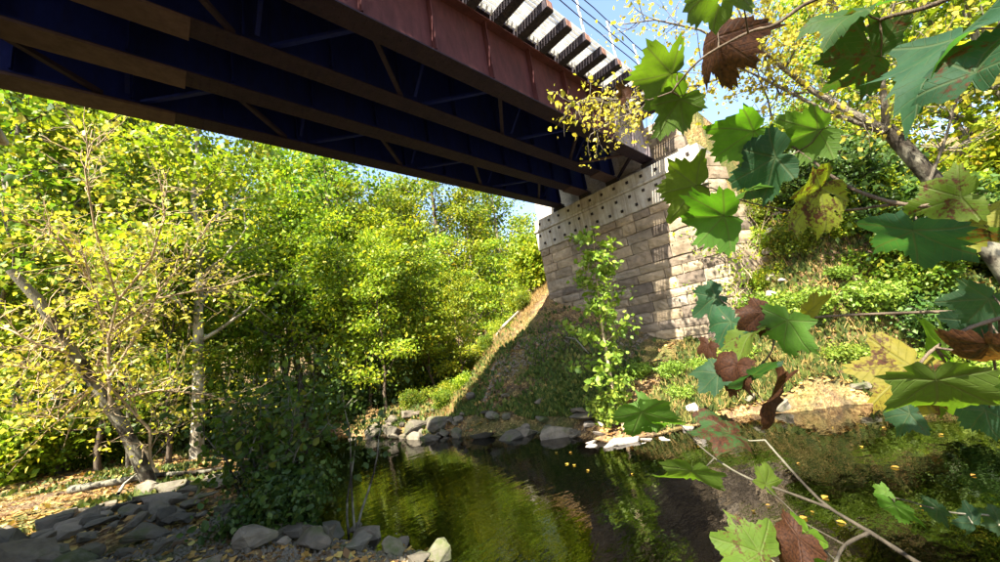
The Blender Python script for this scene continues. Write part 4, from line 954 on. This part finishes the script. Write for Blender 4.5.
branch([(1100, 285, .7), (1000, 318, .7), (965, 330, .68), (930, 352, .66), (915, 372, .65)], .004, .002, [
    (938, 400, .62, .15, 288, -15, -25, 'g', .08, .15, .15, 0),
    (890, 382, .66, .14, 215, 30, -10, 'y', .34, .15, .1, 1),
    (945, 352, .70, .13, 20, 20, -50, 'l', .15, .2, .1, 0),
    (1002, 362, .62, .12, 300, 40, -10, 'n', .9, .4, .3, 0),
    (985, 395, .75, .13, 330, 30, -40, 'l', .1, .2, .2, 0),
    (975, 312, .85, .12, 200, 25, -68, 'b', .1, .2, .2, 0),
    (965, 332, .9, .12, 190, 25, -70, 'b', .0, .2, .2, 0),
    (990, 340, .9, .11, 340, 25, -68, 'b', .0, .2, .2, 0),
    (975, 420, .9, .11, 200, 20, -65, 'b', .0, .2, .2, 0),
    (895, 416, 1.0, .10, 170, 25, -70, 'b', .2, .2, .2, 0)])
# lower branches
branch([(1010, 640, .85), (960, 590, .85), (915, 561, .86), (870, 532, .88), (830, 508, .9), (805, 485, .92), (778, 455, .95), (765, 440, .97)], .006, .0025, [
    (710, 431, .95, .15, 160, 62, -15, 'd', .42, .15, .3, 0)], 'bark_dark')
branch([(830, 508, .9), (790, 493, .9), (740, 474, .92), (700, 446, .94), (672, 414, .96)], .004, .002, [
    (651, 424, .93, .15, 300, 20, -20, 'g', .1, .1, .1, 3),
    (640, 408, .95, .09, 150, 40, -20, 'g', .1, .2, .2, 1),
    (688, 480, .90, .145, 268, -12, -38, 'g', .10, .1, .1, 2)], 'bark_dark')
branch([(870, 532, .88), (845, 545, .85), (835, 565, .83), (830, 590, .8)], .004, .003, [
    (737, 544, .75, .125, 150, 20, -30, 'l', .30, .15, .15, 1),
    (787, 548, .8, .11, 200, 30, -35, 'n', .8, .3, .2, 0),
    (808, 548, .82, .10, 250, 40, -20, 'l', .1, .2, .2, 0),
    (768, 475, .9, .07, 60, 40, -20, 'l', .1, .2, .2, 0)], 'bark_dark')
branch([(1100, 530, 1.2), (1000, 516, 1.2), (950, 512, 1.2), (905, 500, 1.2), (880, 494, 1.2)], .003, .0015, [
    (898, 514, 1.2, .10, 280, 30, -10, 'g', .0, .1, .1, 0),
    (880, 492, 1.2, .05, 170, 30, -50, 'l', .0, .1, .1, 0),
    (935, 514, 1.2, .085, 200, 30, -70, 'b', .0, .2, .2, 0),
    (965, 516, 1.2, .085, 345, 30, -72, 'b', .0, .2, .2, 0),
    (992, 519, 1.2, .085, 350, 30, -66, 'b', .1, .2, .2, 0)], 'bark_dark')
# its trunk and crown stand behind and to the right of the photographer
T, L2, A = Tubes(), Tubes(), []
tr = np.array([(0, 0, -.2), (.05, 0, 1.2), (.0, .15, 2.6), (-.1, .35, 4.0), (-.1, .5, 5.4), (-.2, .6, 6.6)])
rs2 = np.random.default_rng(303)
grow(T, L2, A, rs2, tr, .17, .03, 14, .5, 3.4, (.0, .45), 5)
T.build('trunk', sy_tree, 'bark_pale'); L2.build('limbs', sy_tree, 'bark_grey')
A = np.array(A); Aw = A + sb
fw = Aw @ H_; rt = Aw @ R_
keep = (Aw[:, 2] > 2.2) & ((fw < .8) | (Aw[:, 2] > 1.6 * fw + 2.0))
link('crown', leaf_cloud('crown', A[keep], 7, .25, .17, rs2, LEAF8), sy_tree, 'leaf_green')

# ------------------------------------------------------------------ leaves afloat on the creek
rf = np.random.default_rng(77)
fm = leaves('floating_leaf', np.zeros((1, 3)), np.array([[0, 1., 0]]), np.array([[0, 0, 1.]]), np.array([1.0]), rf, LEAF8)
fm.materials.append(M['leaf_tan'])
for k in range(26):
    q = gp(rf.uniform(690, 1000), rf.uniform(418, 535), WZ) if k < 20 else gp(rf.uniform(520, 640), rf.uniform(450, 480), WZ)
    o = bpy.data.objects.new('floating_leaf', fm); COL.objects.link(o); s = rf.uniform(.04, .09); o.location = (q[0], q[1], WZ + .012); o.scale = (s, s, s); o.rotation_euler[2] = rf.uniform(0, 6.28)
    tag(o, 'small pale fallen leaf floating on the dark creek water', 'leaf', 'leaves afloat on the creek')
